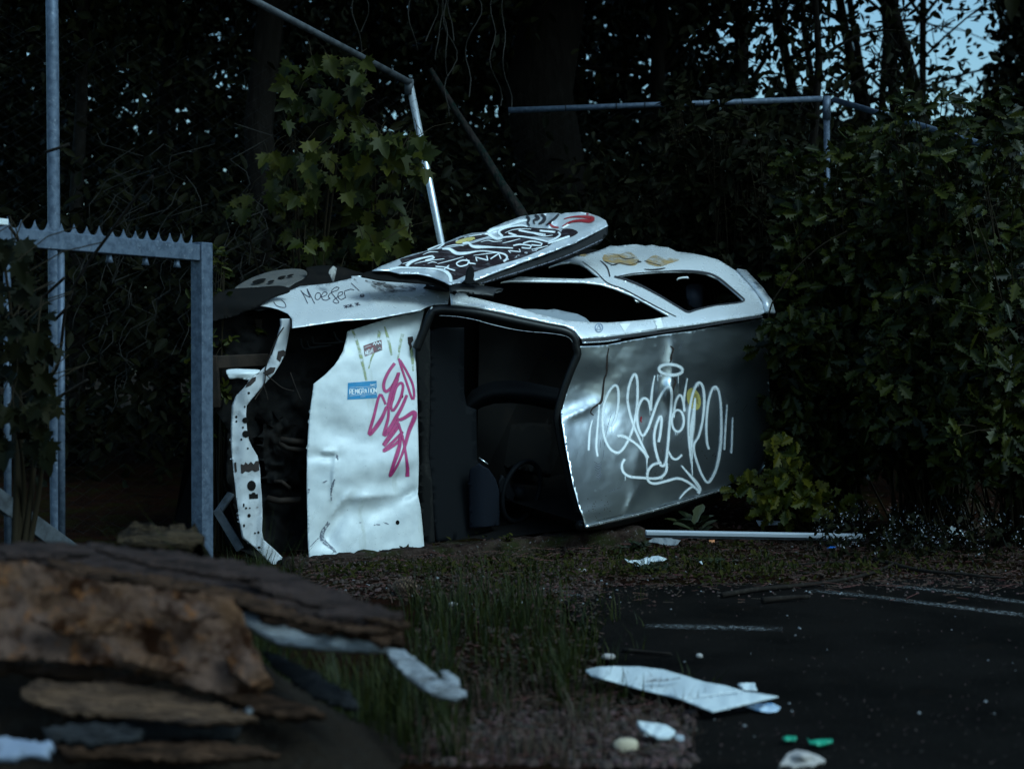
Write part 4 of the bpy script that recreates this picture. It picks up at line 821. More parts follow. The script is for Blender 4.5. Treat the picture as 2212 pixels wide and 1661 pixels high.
# ================================================================ HEAP OF OLD BOARDS
wd = lambda nm, a_, b_, c_, st=(1, 6, 6), dark=(.006, .005, .0045): M(nm, a_, .85, layers=[(b_, 7, .42, .66, 6, st), (dark, 16, .56, .78, 6, st), (c_, 30, .62, .8, 4, st)], bump=(16, 1.0, .04, st), spec=.12)
mt['w_grey'] = wd('weathered_grey_wood', (.055, .034, .030), (.017, .0105, .009), (.12, .042, .012))
mt['w_brown'] = wd('split_brown_wood', (.070, .036, .022), (.015, .008, .005), (.15, .085, .052))
mt['w_osb'] = M('rotten_chipboard', (.085, .042, .0225), .9, spec=.05, layers=[((.085, .050, .038), 3.0, .38, .52, 6), ((.016, .0055, .0022), 13, .46, .62, 7), ((.14, .055, .022), 24, .56, .70, 6)], bump=(28, .9, .02))
mt['w_white'] = wd('flaking_white_wood', (.34, .36, .40), (.18, .18, .19), (.1, .095, .09), dark=(.05, .047, .045))
mt['w_pale'] = wd('pale_dirty_board', (.13, .075, .048), (.04, .025, .02), (.2, .12, .08))
mt['w_dark'] = wd('dark_wet_wood', (.035, .035, .038), (.015, .015, .017), (.06, .055, .055))
def board(name, label, poly, D, yaw, tilt, m, thick, rag=3.0, d=None, cat='board', group='old boards in the heap'):
    cx = sum(p[0] for p in poly) / len(poly); cy = sum(p[1] for p in poly) / len(poly)
    e1 = Vector((math.cos(R(yaw)), math.sin(R(yaw)), 0)); e2 = Vector((-math.sin(R(yaw)) * math.cos(R(tilt)), math.cos(R(yaw)) * math.cos(R(tilt)), math.sin(R(tilt))))
    P = Plane(pt(cx, cy, D), e1, e2, d or (lambda px, py: wob(px, py, 70, .012) + wob(px, py, 16, .004)))
    dd = [(q[0] + wob(q[0], q[1], 14, rag * 4), q[1] + wob(q[1], q[0], 11, rag * 3)) for q in dense(poly, 9)]
    base = pt(cx, cy, D); base.z = 0
    o = panel(name, dd, P, m, None, grid=16, thick=thick, bstep=50)
    o.data.transform(Matrix.Translation(-base)); o.location = base
    return tag(o, label, cat, group)
board('plank', 'long weathered grey plank lying on top of the heap', [(-60, 1178), (60, 1170), (180, 1172), (330, 1186), (500, 1208), (610, 1232), (720, 1272), (800, 1302), (872, 1328), (800, 1338), (700, 1330), (600, 1306), (480, 1272), (330, 1244), (150, 1222), (-60, 1200)], 4.25, 10, 18, mt['w_grey'], .03)
board('plank', 'split brown plank with a ragged broken end under the grey plank', [(100, 1205), (300, 1238), (480, 1266), (600, 1300), (700, 1324), (790, 1330), (860, 1328), (888, 1345), (862, 1360), (872, 1378), (840, 1388), (800, 1380), (700, 1356), (560, 1316), (420, 1290), (250, 1262), (120, 1232)], 4.12, 8, 55, mt['w_brown'], .035, 3.0)
board('chipboard_sheet', 'large crumbling rust-brown chipboard sheet leaning on the heap', [(-60, 1212), (60, 1212), (130, 1232), (210, 1256), (330, 1270), (440, 1284), (500, 1292), (525, 1320), (535, 1360), (560, 1420), (588, 1468), (560, 1496), (500, 1500), (440, 1490), (370, 1466), (280, 1440), (180, 1432), (90, 1424), (-60, 1426)], 4.0, 4, 62, mt['w_osb'], .022, 2.5,
      lambda px, py: .05 * math.sin((px - 60) / 190) * (1 - min(1, max(0, (py - 1215) / 200))) + wob(px, py, 60, .015) + wob(px, py, 14, .004))
board('painted_board', 'white painted board poking out under the split brown plank', [(500, 1312), (560, 1318), (640, 1346), (720, 1366), (800, 1380), (842, 1396), (838, 1406), (700, 1398), (600, 1386), (560, 1368), (528, 1342)], 4.12, 4, 50, mt['w_white'], .02, 1.0, lambda px, py: wob(px, py, 60, .006))
board('board', 'thin brown board edge right under the chipboard at the left border', [(-60, 1434), (60, 1432), (200, 1442), (330, 1464), (300, 1478), (180, 1464), (40, 1452), (-60, 1456)], 4.06, 3, 50, mt['w_brown'], .02)
board('painted_batten', 'narrow white slat sloping down into the grass', [(832, 1400), (872, 1402), (920, 1440), (970, 1480), (1000, 1502), (985, 1512), (930, 1498), (880, 1462), (846, 1424)], 4.4, -8, 45, mt['w_white'], .015, 1.0, lambda px, py: wob(px, py, 60, .006))
board('painted_batten', 'short pointed white splinter beside the sloping slat', [(952, 1446), (975, 1452), (995, 1478), (1008, 1504), (975, 1500)], 4.5, 0, 50, mt['w_white'], .012)
board('lath', 'thin grey lath lying crooked in the grass below the slat', [(560, 1402), (620, 1424), (700, 1462), (760, 1496), (772, 1530), (720, 1520), (650, 1484), (590, 1440)], 4.25, -6, 40, mt['w_dark'], .02)
board('board', 'pale dirty board sticking out below the chipboard sheet', [(38, 1490), (80, 1466), (150, 1474), (230, 1470), (330, 1482), (440, 1512), (530, 1536), (560, 1552), (430, 1562), (330, 1556), (250, 1545), (140, 1538), (60, 1514)], 3.95, 4, 56, mt['w_pale'], .03)
board('board', 'dark wet board near the bottom of the heap', [(92, 1572), (180, 1562), (260, 1562), (310, 1580), (290, 1600), (200, 1606), (110, 1594)], 3.85, 2, 55, mt['w_dark'], .03)
board('board', 'bluish white board end at the lowest left of the heap', [(-60, 1590), (30, 1592), (112, 1602), (104, 1630), (30, 1636), (-60, 1634)], 3.8, 0, 50, M('dull_blue_paint', (.17, .2, .27), .8, layers=[((.07, .08, .1), 9, .5, .7, 6)]), .03)
board('board', 'dark flat board buried under the pale dirty board', [(230, 1556), (400, 1556), (520, 1566), (500, 1590), (300, 1590)], 4.05, 2, 40, mt['w_dark'], .03)
board('board', 'greyish split board low in the heap beside the blue board end', [(120, 1612), (260, 1604), (420, 1600), (560, 1610), (600, 1628), (470, 1640), (300, 1636), (150, 1634)], 3.95, 3, 50, mt['w_brown'], .025)
board('board', 'dark split board wedged under the right end of the chipboard', [(470, 1500), (560, 1492), (640, 1512), (700, 1540), (640, 1548), (540, 1530)], 4.15, -8, 45, mt['w_brown'], .025)
board('wood_chip', 'small white flake hanging at the edge of the chipboard', [(488, 1534), (510, 1530), (520, 1540), (538, 1522), (545, 1530), (530, 1558), (505, 1552)], 3.98, 0, 60, mt['w_white'], .01, 1, cat='chip')
board('log', 'rotten brown log behind the heap at the gate post', [(250, 1172), (300, 1158), (360, 1146), (420, 1140), (440, 1160), (420, 1195), (330, 1190)], 5.6, 12, 50, wd('rotten_wood', (.07, .045, .025), (.02, .014, .01), (.12, .08, .05)), .12, cat='log', d=lambda px, py: .05 * math.sin(max(0, min(1, (py - 1140) / 50)) * 3.1))
def splinters(o, D, yaw, tilt, m, list_, thick=.012):
    """broken slivers lifting from a plank"""
    for poly in list_:
        cx = sum(p[0] for p in poly) / len(poly); cy = sum(p[1] for p in poly) / len(poly)
        e1 = Vector((math.cos(R(yaw)), math.sin(R(yaw)), 0)); e2 = Vector((-math.sin(R(yaw)) * math.cos(R(tilt)), math.cos(R(yaw)) * math.cos(R(tilt)), math.sin(R(tilt))))
        s_ = panel('splinter', [(q[0] + wob(q[0], q[1], 9, 5), q[1] + wob(q[1], q[0], 8, 4)) for q in dense(poly, 7)], Plane(pt(cx, cy, D), e1, e2, lambda px, py: wob(px, py, 10, .006)), m, None, grid=14, thick=thick, bstep=40)
        s_.data.transform(Matrix.Translation(-o.location)); s_.parent = o
PL = {o['label'][:9]: o for o in COL.objects if o.get('category') in ('board',)}
splinters(PL['long weat'], 4.16, 10, 30, mt['w_grey'], [[(200, 1186), (340, 1200), (470, 1224), (560, 1248), (480, 1246), (330, 1218)], [(480, 1232), (600, 1256), (700, 1292), (770, 1314), (690, 1308), (590, 1282)], [(0, 1188), (90, 1186), (190, 1196), (120, 1204), (20, 1204)], [(640, 1300), (760, 1322), (850, 1332), (876, 1342), (780, 1340), (700, 1326)]])
splinters(PL['split bro'], 4.05, 8, 55, mt['w_brown'], [[(440, 1276), (560, 1302), (660, 1330), (760, 1352), (690, 1352), (560, 1322)], [(700, 1344), (790, 1352), (850, 1352), (866, 1362), (800, 1368), (740, 1362)], [(780, 1332), (840, 1336), (884, 1352), (850, 1350)], [(800, 1372), (846, 1378), (834, 1396), (806, 1388)], [(240, 1240), (360, 1256), (430, 1274), (340, 1268)], [(560, 1330), (660, 1348), (720, 1366), (640, 1356)]], .02)
splinters(PL['large cru'], 3.93, 4, 62, mt['w_osb'], [[(60, 1330), (150, 1320), (260, 1340), (240, 1370), (120, 1366)], [(480, 1400), (540, 1410), (586, 1466), (540, 1480), (500, 1450)], [(250, 1400), (360, 1420), (430, 1450), (350, 1452), (270, 1430)], [(330, 1290), (440, 1300), (480, 1330), (400, 1340), (340, 1320)]], .012)
# the dark rubble the boards lie on
mb = MB(); rg = random.Random(5); v = []; f = []
NX, NY = 46, 26
for j in range(NY):
    for i in range(NX):
        x = -2.3 + i * 2.3 / (NX - 1); y = 3.3 + j * 1.9 / (NY - 1)
        prof_ = math.exp(-((y - 4.45) / .42) ** 2) * min(1, max(0, (-.28 - x) / .7)) ** .7
        z = .50 * prof_ * (1 - .15 * max(0, x + 1.4)) + noise.noise((x * 5, y * 5, 2)) * .05 + noise.noise((x * 17, y * 17, 7)) * .02
        v.append((x, y, z - .02))
f = [(j * NX + i, j * NX + i + 1, (j + 1) * NX + i + 1, (j + 1) * NX + i) for j in range(NY - 1) for i in range(NX - 1)]
tag(mkobj('rubble', v, f, M('dark_rubble', (.012, .008, .0055), .95, spec=.1, layers=[((.018, .015, .012), 30, .55, .75, 5)], bump=(30, 1, .03)), None, (-1.4, 4.3, 0)), 'dark heap of rotting debris under the boards', kind='stuff')
# ================================================================ LITTER ON THE GROUND
mt['paper'] = M('dirty_white_card', (.46, .50, .52), .7, layers=[((.36, .34, .34), 9, .55, .8, 5)])
mt['stone'] = M('pale_stone', (.34, .30, .285), .85, layers=[((.3, .27, .26), 14, .5, .7, 5)], bump=(30, .4, .01))
def litter(name, label, poly, z, yaw, tilt, m, thick, cat, group=None, d=None, grid=8, smooth=False):
    cx = sum(p[0] for p in poly) / len(poly); cy = sum(p[1] for p in poly) / len(poly)
    g = onz(cx, cy, 0); z0 = gh(g.x, g.y); g = onz(cx, cy, max(z0, .004) + z)
    e1 = Vector((math.cos(R(yaw)), math.sin(R(yaw)), 0)); e2 = Vector((-math.sin(R(yaw)) * math.cos(R(tilt)), math.cos(R(yaw)) * math.cos(R(tilt)), math.sin(R(tilt))))
    P = Plane(g, e1, e2, d)
    o = panel(name, poly, P, m, None, grid=grid, thick=thick, closed_smooth=smooth)
    b = Vector((g.x, g.y, 0)); o.data.transform(Matrix.Translation(-b)); o.location = b
    return tag(o, label, cat, group)
C7 = cv(1094.4, 1209.6, .2864)
sheet = litter('cardboard_sheet', 'large creased white sheet lying flat at the edge of the asphalt', C7([(590, 825), (680, 805), (800, 797), (1000, 800), (1180, 822), (1330, 865), (1500, 918), (1640, 940), (1790, 985), (1560, 1015), (1330, 1048), (1180, 1010), (1030, 975), (880, 935), (760, 900), (640, 875)]), .045, 0, 4, mt['paper'], .004, 'sheet',
      d=lambda px, py: wob(px, py, 40, .012) + .02 * math.exp(-((px - 1300) / 30) ** 2), grid=7)
fl = panel('folded_flap', C7([(1330, 1050), (1560, 1020), (1790, 988), (1900, 1000), (2050, 1026), (1800, 1085), (1555, 1142), (1440, 1095)]), Plane(onz(1580, 1514, .05), (1, .3, 0), (0, 1, .22), lambda px, py: wob(px, py, 24, .006)), mt['paper'], None, thick=.004)
fl.data.transform(Matrix.Translation(-sheet.location)); fl.parent = sheet
lt = [('card_scrap', 'small cream card scrap behind the large white sheet', [(1740, 935), (1760, 925), (1870, 922), (1890, 980), (1790, 978)], .02, 0, 20, 'paper', .004, 'scrap'),
      ('torn_plastic', 'crumpled blue-white plastic beside the corner of the white sheet', [(1800, 1095), (1900, 1080), (2000, 1075), (2062, 1105), (2040, 1140), (1960, 1145), (1880, 1128)], .015, 0, 10, 'bluep', .003, 'plastic'),
      ('broken_tile', 'white pointed fragment like a shard of tile near the bottom edge', [(988, 1208), (1050, 1218), (1140, 1228), (1200, 1238), (1272, 1285), (1230, 1325), (1150, 1335), (1080, 1310), (1020, 1262)], .05, 4, 24, 'paper', .012, 'shard'),
      ('green_shard', 'longer of two green plastic shards on the asphalt', None, .02, 0, 15, 'green', .006, 'shard'),
      ('green_shard', 'shorter of two green plastic shards on the asphalt', None, .02, 0, 12, 'green', .006, 'shard')]
mt['bluep'] = M('blue_white_plastic', (.42, .52, .64), .5, layers=[((.06, .2, .4), 20, .5, .65, 4)])
mt['green'] = M('green_plastic', (.01, .26, .15), .4)
mt['orange'] = M('orange_scrap', (.45, .16, .06), .7); mt['bluee'] = M('bright_blue_plastic', (.01, .16, .60), .5)
S28 = cv(1324.8, 1065.6, .4010)       # lower right crop
for nm, lb, poly, z, yw, tl, m, th, cat in lt:
    if poly is None: poly = S28([(1040, 1312), (1060, 1330), (1100, 1322), (1180, 1320), (1182, 1335), (1110, 1355), (1060, 1345)]) if 'longer' in lb else S28([(910, 1312), (940, 1302), (985, 1306), (980, 1325), (930, 1325)])
    else: poly = C7(poly)
    litter(nm, lb, poly, z, yw, tl, mt[m], th, cat, 'green shards' if m == 'green' else None, d=lambda px, py: wob(px, py, 14, .01), grid=5)
def stone(name, label, cx, cy, rx, ry, m, cat='stone', group=None, seed=1, cut=0.0):
    """an irregular lump resting on the ground; sizes in the measured plan's units"""
    g0 = onz(cx, cy + ry * .8, max(.004, 0)); k = (g0 - CAM).length / FPX
    zg = max(gh(g0.x, g0.y), .004); mb = MB(); nu, nv = 14, 9; r = Vector((rx * k, rx * k * .75, ry * k * 1.05)); c = Vector((g0.x, g0.y, zg + r.z * .75))
    for j in range(nv + 1):
        ph = math.pi * j / nv
        for i in range(nu):
            th = 2 * math.pi * i / nu; d = Vector((math.sin(ph) * math.cos(th), math.sin(ph) * math.sin(th), math.cos(ph)))
            q = 1 + .22 * noise.noise(d * 1.4 + Vector((seed * 7.1, 0, 0))) + .08 * noise.noise(d * 4 + Vector((0, seed * 3.3, 0)))
            d2 = Vector((math.copysign(abs(d.x) ** .8, d.x), math.copysign(abs(d.y) ** .8, d.y), math.copysign(abs(d.z) ** .75, d.z)))
            mb.v.append(c + Vector((d2.x * r.x, d2.y * r.y, d2.z * r.z + cut * d2.x * r.x)) * 1.0 + (d * 0) + Vector((d2.x * r.x, d2.y * r.y, d2.z * r.z)) * (q - 1))
    for j in range(nv):
        for i in range(nu): mb.f.append((j * nu + i, j * nu + (i + 1) % nu, (j + 1) * nu + (i + 1) % nu, (j + 1) * nu + i))
    return tag(mb.build(name, m, None, (g0.x, g0.y, zg)), label, cat, group)
stone('stone', 'rounded cream stone lying below the white shard', 1353, 1612, 27, 17, M('cream_stone', (.42, .34, .24), .85, bump=(40, .3, .01)), seed=2)
litter('broken_tile', 'pale angular shard at the bottom edge near the green shards', S28([(900, 1455), (935, 1402), (985, 1378), (1040, 1386), (1110, 1412), (1145, 1437), (1090, 1462), (980, 1472)]), .05, 0, 30, mt['stone'], .02, 'shard', d=lambda px, py: .03 * gs(px, py, 1735, 1632, 22, 12) + wob(px, py, 12, .006), grid=4)
stone('stone', 'small white stone on the asphalt beside the grass tuft', 1314, 1418, 15, 6, mt['stone'], seed=6)
stone('stone', 'grey lump beside the right tip of the white shard', 1466, 1597, 12, 10, M('grey_plaster', (.3, .33, .37), .85), seed=8)
stone('stone', 'little pinkish stone alone on the dark asphalt', 1511, 1416, 7, 4.5, mt['stone'], seed=9)
stone('stone', 'pale stone half sunk in soil by the pine cone', 980, 1305, 11, 5, mt['stone'], seed=11)
stone('stone', 'brownish clod close to the end of the plank', 1258, 1232, 9, 4, mt['stone'], seed=12)
# pine cone
g = onz(872, 1288, 0); g.z = gh(g.x, g.y) + .03; mb = MB()
for i in range(90):
    t = i / 90; a_ = i * 2.4; rr_ = .042 * math.sin(math.pi * (.12 + .80 * t)) ; c = g + Vector((-.055 + .11 * t, 0, .012 + math.sin(a_) * rr_ * .75)); c.y += math.cos(a_) * rr_
    dv = Vector((.5, math.cos(a_), math.sin(a_) * .75)).normalized(); s_ = dv.cross(Vector((1, 0, 0))).normalized()
    mb.add([c - s_ * .012, c + s_ * .012, c + dv * .022 + s_ * .006 + Vector((0, 0, .001)), c + dv * .022 - s_ * .006, c + dv * .006 + Vector((.006, 0, 0))], [(0, 1, 2, 3), (1, 4, 2), (4, 0, 3), (4, 3, 2)])
mb.tube([g + Vector((-.05, 0, .012)), g + Vector((0, 0, .012)), g + Vector((.055, 0, .012))], [.012, .026, .008], 8)
tag(mb.build('pine_cone', M('pine_cone', (.20, .12, .08), .85, layers=[((.08, .045, .03), 40, .4, .6, 3)]), None, (g.x, g.y, g.z - .03), smooth=False), 'brown pine cone lying on the soil beyond the plank', 'pine cone')
# aluminium strip on the ground
Sx = cv(1296, 1094.4, .2865)
ra_, rb_ = onz(1395, 1150, .12), onz(1868, 1160, .20)
ra_ = pt(1395, 1150, 9.75); rb_ = pt(1868, 1158, 9.95)
for q in (ra_, rb_): q.z = max(q.z, gh(q.x, q.y) + .04)
mb = MB(); mb.beam(ra_, rb_, .035, .024, (0, 1, 0.2)); rl = tag(mb.build('metal_strip', M('dull_aluminium', (.42, .45, .5), .5, .2), None, tuple(ra_), smooth=False, bevel=.003), 'long shiny metal strip lying in front of the oak bush', 'strip')
mb = MB(); mb.beam(ra_ + Vector((0, .01, -.021)), rb_ + Vector((0, .01, -.019)), .025, .015, (0, 1, 0.2)); mb.build('lower_flange', mt['galvd'], rl, smooth=False)
for nm, lb, poly, tl, m, cat in [('paper_scrap', 'grey crumpled paper lying just below the metal strip', Sx([(355, 262), (420, 225), (520, 232), (610, 252), (580, 288), (500, 292), (430, 272)]), 14, 'paperg', 'paper'),
      ('paper_scrap', 'torn white rag of paper lying in front of the kerb end', Sx([(185, 388), (215, 402), (300, 400), (360, 375), (440, 368), (505, 392), (480, 408), (390, 415), (380, 435), (300, 448), (265, 440), (262, 425), (210, 415)]), 12, 'paper', 'paper'),
      ('card_scrap', 'flat grey card lying below the yellow-green oak sprig', Sx([(1175, 102), (1370, 108), (1378, 132), (1200, 146)]), 20, 'paperg', 'scrap'),
      ('plastic_scrap', 'small bright blue scrap on the soil', Sx([(1710, 288), (1740, 296), (1782, 300), (1770, 308), (1712, 310)]), 30, 'bluee', 'scrap'),
      ('paper_scrap', 'bit of white paper in the weeds right of the torn rag', Sx([(745, 412), (765, 408), (785, 420), (806, 426), (770, 434)]), 20, 'paper', 'paper'),
      ('leaf_scrap', 'dry orange leaf at the foot of the dock plant', Sx([(820, 252), (866, 248), (864, 268), (830, 268)]), 30, 'orange', 'leaf'),
      ('paper_scrap', 'white litter caught among the white flowers', Sx([(2640 - 700, 60), (1960, 50), (2010, 60), (1990, 90), (1950, 80)]), 40, 'paper', 'paper'),
      ('paper_scrap', 'crumpled paper in the flowers at the right', [(2040, 1141), (2056, 1136), (2078, 1146), (2084, 1158), (2060, 1155)], 40, 'paper', 'paper')]:
    if m == 'paperg' and m not in mt: mt[m] = M('grey_paper', (.15, .16, .175), .8, layers=[((.12, .12, .12), 20, .5, .7, 4)])
    litter(nm, lb, poly, .03, 0, tl, mt[m], .003, cat, 'scraps of litter on the soil', d=lambda px, py: wob(px, py, 9, .02), grid=4)
# fallen sticks
mt['stick'] = M('dead_stick', (.012, .009, .0075), .9, spec=.1, layers=[((.03, .025, .02), 30, .55, .7, 3)])
for i, (lb, q, r_) in enumerate([('long bent dead branch lying where the soil meets the asphalt', [(1560, 1285), (1640, 1272), (1750, 1262), (1830, 1250), (1900, 1232), (1935, 1215)], .014), ('thick short stick on the asphalt below the bent branch', [(1648, 1296), (1700, 1291), (1748, 1289)], .016),
      ('thin straight twig lying on the soil at right', [(1690, 1222), (1800, 1214), (1925, 1205)], .007), ('dark branch lying far right at the soil edge', [(1890, 1208), (1990, 1232), (2080, 1240), (2160, 1248)], .013),
      ('dark stick lying behind the white sheet', [(1345, 1403), (1400, 1408), (1450, 1412)], .009)]):
    P = []
    for x, y in catmull(q, 20):
        g = onz(x, y, 0); P.append(onz(x, y, max(gh(g.x, g.y), .004) + r_ + .012 * abs(noise.noise((x * .03, y * .03, i)))))
    tag(MB().tube(P, [r_ * (1 - .5 * k / len(P)) for k in range(len(P))], 7).build('stick', mt['stick'], None, tuple(P[0])), lb, 'stick', 'fallen sticks')

# ================================================================ PLANTS
rs = np.random.RandomState(11)
def half(pts): return [(0, 0)] + pts + [(0, 1)]
LT = {'maple': half([(.10, .10), (.36, .02), (.28, .18), (.56, .34), (.36, .38), (.44, .62), (.23, .54), (.15, .80)]),
      'oak': half([(.05, .14), (.15, .20), (.09, .30), (.25, .38), (.13, .47), (.31, .58), (.17, .67), (.27, .80), (.11, .87)]),
      'plain': half([(.17, .2), (.24, .48), (.13, .8)]),
      'blade': half([(.12, .1), (.13, .4), (.20, .55), (.16, .8)])}
def template(kind, fold=.22, droop=.25):
    h = LT[kind]; n = len(h); v = []
    for x, y in h: v.append((x, y, fold * x - droop * y * y))
    for x, y in h[1:-1]: v.append((-x, y, fold * x - droop * y * y))
    right = list(range(n)); left = [0] + [n - 1][:0]
    left = [n - 1] + [n + n - 3 - i for i in range(n - 2)] + [0]
    left = [0, n - 1] + [n + n - 3 - i for i in range(n - 2)]
    return np.array(v), [right, left]
TP = {k: template(k) for k in LT}
def unit(a): return a / np.maximum(np.linalg.norm(a, axis=1, keepdims=True), 1e-9)
def leaves(name, kind, pos, tip, nor, size, m, parent=None, base=None, extra=None):
    """one mesh of many leaves: pos, tip direction, face direction and size of each; extra = MB with the twigs (second material)"""
    T, FC = TP[kind]; N = len(pos); k = len(T)
    tip = unit(tip); side = unit(np.cross(tip, nor)); nn = np.cross(side, tip)
    V = pos[:, None, :] + size[:, None, None] * (T[None, :, 0:1] * side[:, None, :] + T[None, :, 1:2] * tip[:, None, :] + T[None, :, 2:3] * nn[:, None, :])
    V = V.reshape(-1, 3)
    loops = np.concatenate([np.array(f) for f in FC]); ls = np.array([len(f) for f in FC])
    LI = (loops[None, :] + (np.arange(N) * k)[:, None]).reshape(-1); LC = np.tile(ls, N)
    mi = np.zeros(len(LC), int)
    if extra and extra.v:
        b = len(V); V = np.vstack([V, np.array([tuple(q) for q in extra.v])])
        LI = np.concatenate([LI] + [np.array(f) + b for f in extra.f]); LC = np.concatenate([LC, np.array([len(f) for f in extra.f])]); mi = np.concatenate([mi, np.ones(len(extra.f), int)])
    off = np.array(base if base is not None else (parent['_w'] if parent is not None else (0, 0, 0)), float)
    me = bpy.data.meshes.new(name); me.vertices.add(len(V)); me.vertices.foreach_set('co', (V - off).astype(np.float32).reshape(-1))
    me.loops.add(len(LI)); me.loops.foreach_set('vertex_index', LI.astype(np.int32)); me.polygons.add(len(LC))
    st = np.concatenate([[0], np.cumsum(LC)[:-1]]); me.polygons.foreach_set('loop_start', st.astype(np.int32))
    me.materials.append(m)
    if extra: me.materials.append(mt['twig']); me.polygons.foreach_set('material_index', mi.astype(np.int32))
    me.update(calc_edges=True); me.validate()
    o = bpy.data.objects.new(name, me); COL.objects.link(o)
    if parent is not None: o.parent = parent
    else: o.location = off
    o['_w'] = tuple(off)
    return o
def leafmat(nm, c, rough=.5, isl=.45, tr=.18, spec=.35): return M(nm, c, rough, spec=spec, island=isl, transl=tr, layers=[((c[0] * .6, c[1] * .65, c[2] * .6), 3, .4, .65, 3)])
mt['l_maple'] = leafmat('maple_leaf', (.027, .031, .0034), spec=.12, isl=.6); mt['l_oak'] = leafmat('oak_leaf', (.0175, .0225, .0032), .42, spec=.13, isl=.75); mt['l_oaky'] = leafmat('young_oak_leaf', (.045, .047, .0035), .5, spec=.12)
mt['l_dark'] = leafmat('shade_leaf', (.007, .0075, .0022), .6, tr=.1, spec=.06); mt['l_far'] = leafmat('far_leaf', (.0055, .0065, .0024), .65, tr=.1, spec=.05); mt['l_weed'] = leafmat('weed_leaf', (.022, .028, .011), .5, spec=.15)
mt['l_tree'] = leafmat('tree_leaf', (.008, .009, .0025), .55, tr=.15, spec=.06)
mt['twig'] = M('twig_bark', (.016, .0115, .006), .85, spec=.1); mt['bark'] = M('dark_bark', (.010, .008, .0065), .95, spec=.1, layers=[((.02, .016, .014), 14, .52, .72, 6, (1, 1, .25))], bump=(18, 1, .03, (1, 1, .2)))
mt['barkl'] = M('grey_scaly_bark', (.022, .018, .017), .95, spec=.05, layers=[((.006, .013, .011), 22, .46, .6, 5, (1, 1, .6))], bump=(26, 1, .03, (1, 1, .5)))
mt['dead'] = M('dead_twig', (.011, .009, .0065), .9)
def curve3(p0, p1, p2, n):
    return [p0 * (1 - t) ** 2 + p1 * 2 * t * (1 - t) + p2 * t * t for t in (i / (n - 1) for i in range(n))]
def rosette(P, T, Nn, Sz, p, d, n, size, rng, up=.35, spread=.9):
    """leaves spreading from a shoot tip or along it"""
    d = d / max(1e-6, np.linalg.norm(d))
    for i in range(n):
        q = rng.normal(size=3); q -= d * q.dot(d); q /= np.linalg.norm(q) + 1e-6
        t = d * rng.uniform(.15, .8) + q * spread; t[2] -= rng.uniform(0, .35)
        P.append(p + rng.normal(size=3) * size * .12); T.append(t); Nn.append(np.array([0, -.55, up]) + rng.normal(size=3) * .42); Sz.append(size * rng.uniform(.55, 1.15))
def shoot_bush(name, label, cat, base, targets, kind, m, size, rng, per=7, steps=5, lift=.5, group=None, twig=.006, side=1.0, front=None):
    """bush of arching shoots: each runs from the base to a target and carries leaf rosettes on its outer part"""
    base = np.array(base, float); P = []; T = []; Nn = []; Sz = []; tw = MB()
    for tg_ in targets:
        tg_ = np.array(tg_, float); mid = (base + tg_) / 2 + np.array([rng.normal() * .15, rng.normal() * .15, lift * rng.uniform(.5, 1.2)])
        c = curve3(Vector(base + rng.normal(size=3) * [.12, .12, 0]), Vector(mid), Vector(tg_), 9)
        tw.tube(c, [twig * (1.6 - 1.2 * i / 8) for i in range(9)], 4, False)
        for k in range(steps):
            t = 1 - (k / steps) * .6 * side; i = min(7, int(t * 8)); f_ = t * 8 - i; p = np.array(c[i].lerp(c[i + 1], min(1, f_))); d = np.array(c[i + 1] - c[i])
            if k:
                sd = rng.normal(size=3); sd[2] *= .5; sd /= np.linalg.norm(sd); p2 = p + sd * rng.uniform(.06, .22) * side
                tw.tube([p, (p + p2) / 2 + [0, 0, .01], p2], [twig * .6, twig * .5, twig * .3], 3, False); p = p2; d = sd + d / (np.linalg.norm(d) + 1e-6) * .4
            rosette(P, T, Nn, Sz, p, d, per, size, rng)
    root = thing(name, label, cat, tuple(base), group)
    leaves('foliage', kind, np.array(P), np.array(T), np.array(Nn), np.array(Sz), m, root)
    tw.build('stems', mt['twig'], root)
    return root
def px_targets(boxes, rng):
    """points in the air given as plan boxes (x0, x1, y0, y1, depth0, depth1, count)"""
    out = []
    for x0, x1, y0, y1, D0, D1, n in boxes:
        for _ in range(n): out.append(tuple(pt(rng.uniform(x0, x1), rng.uniform(y0, y1), rng.uniform(D0, D1))))
    return out
def gpt(px, D):
    p = pt(px, 800, D); return (p.x, p.y, gh(p.x, p.y))
# --- oaks at the right
shoot_bush('oak_bush', 'leafy oak bush whose twigs overhang the tail of the car', 'bush', gpt(1800, 11.9), px_targets([(1720, 1800, 700, 800, 10.8, 11.3, 24), (1660, 1800, 560, 690, 11.3, 12.4, 24), (1740, 1850, 760, 1000, 11.0, 11.8, 30), (1730, 1800, 820, 960, 11.3, 11.8, 20), (1700, 1760, 900, 1010, 11.0, 11.4, 8), (1690, 1860, 300, 480, 11.2, 12.4, 34), (1700, 1860, 440, 620, 11.2, 12.4, 30), (1665, 1710, 690, 740, 10.8, 11.0, 4)], rs), 'oak', mt['l_oak'], .125, rs, per=7, lift=.35)
shoot_bush('oak_bush', 'broad oak bush with pale arching twigs in front of the fence rail', 'bush', gpt(2030, 11.3), px_targets([(1850, 2130, 330, 560, 10.6, 12.2, 60), (1880, 2150, 560, 830, 10.0, 11.2, 60), (1800, 1980, 500, 700, 11, 12.2, 34), (1930, 2230, 200, 340, 10.0, 10.6, 30), (1830, 1960, 270, 400, 11.2, 12, 16), (1850, 2100, 830, 1010, 10.0, 11.0, 40)], rs), 'oak', mt['l_oak'], .125, rs, per=7, lift=.5)
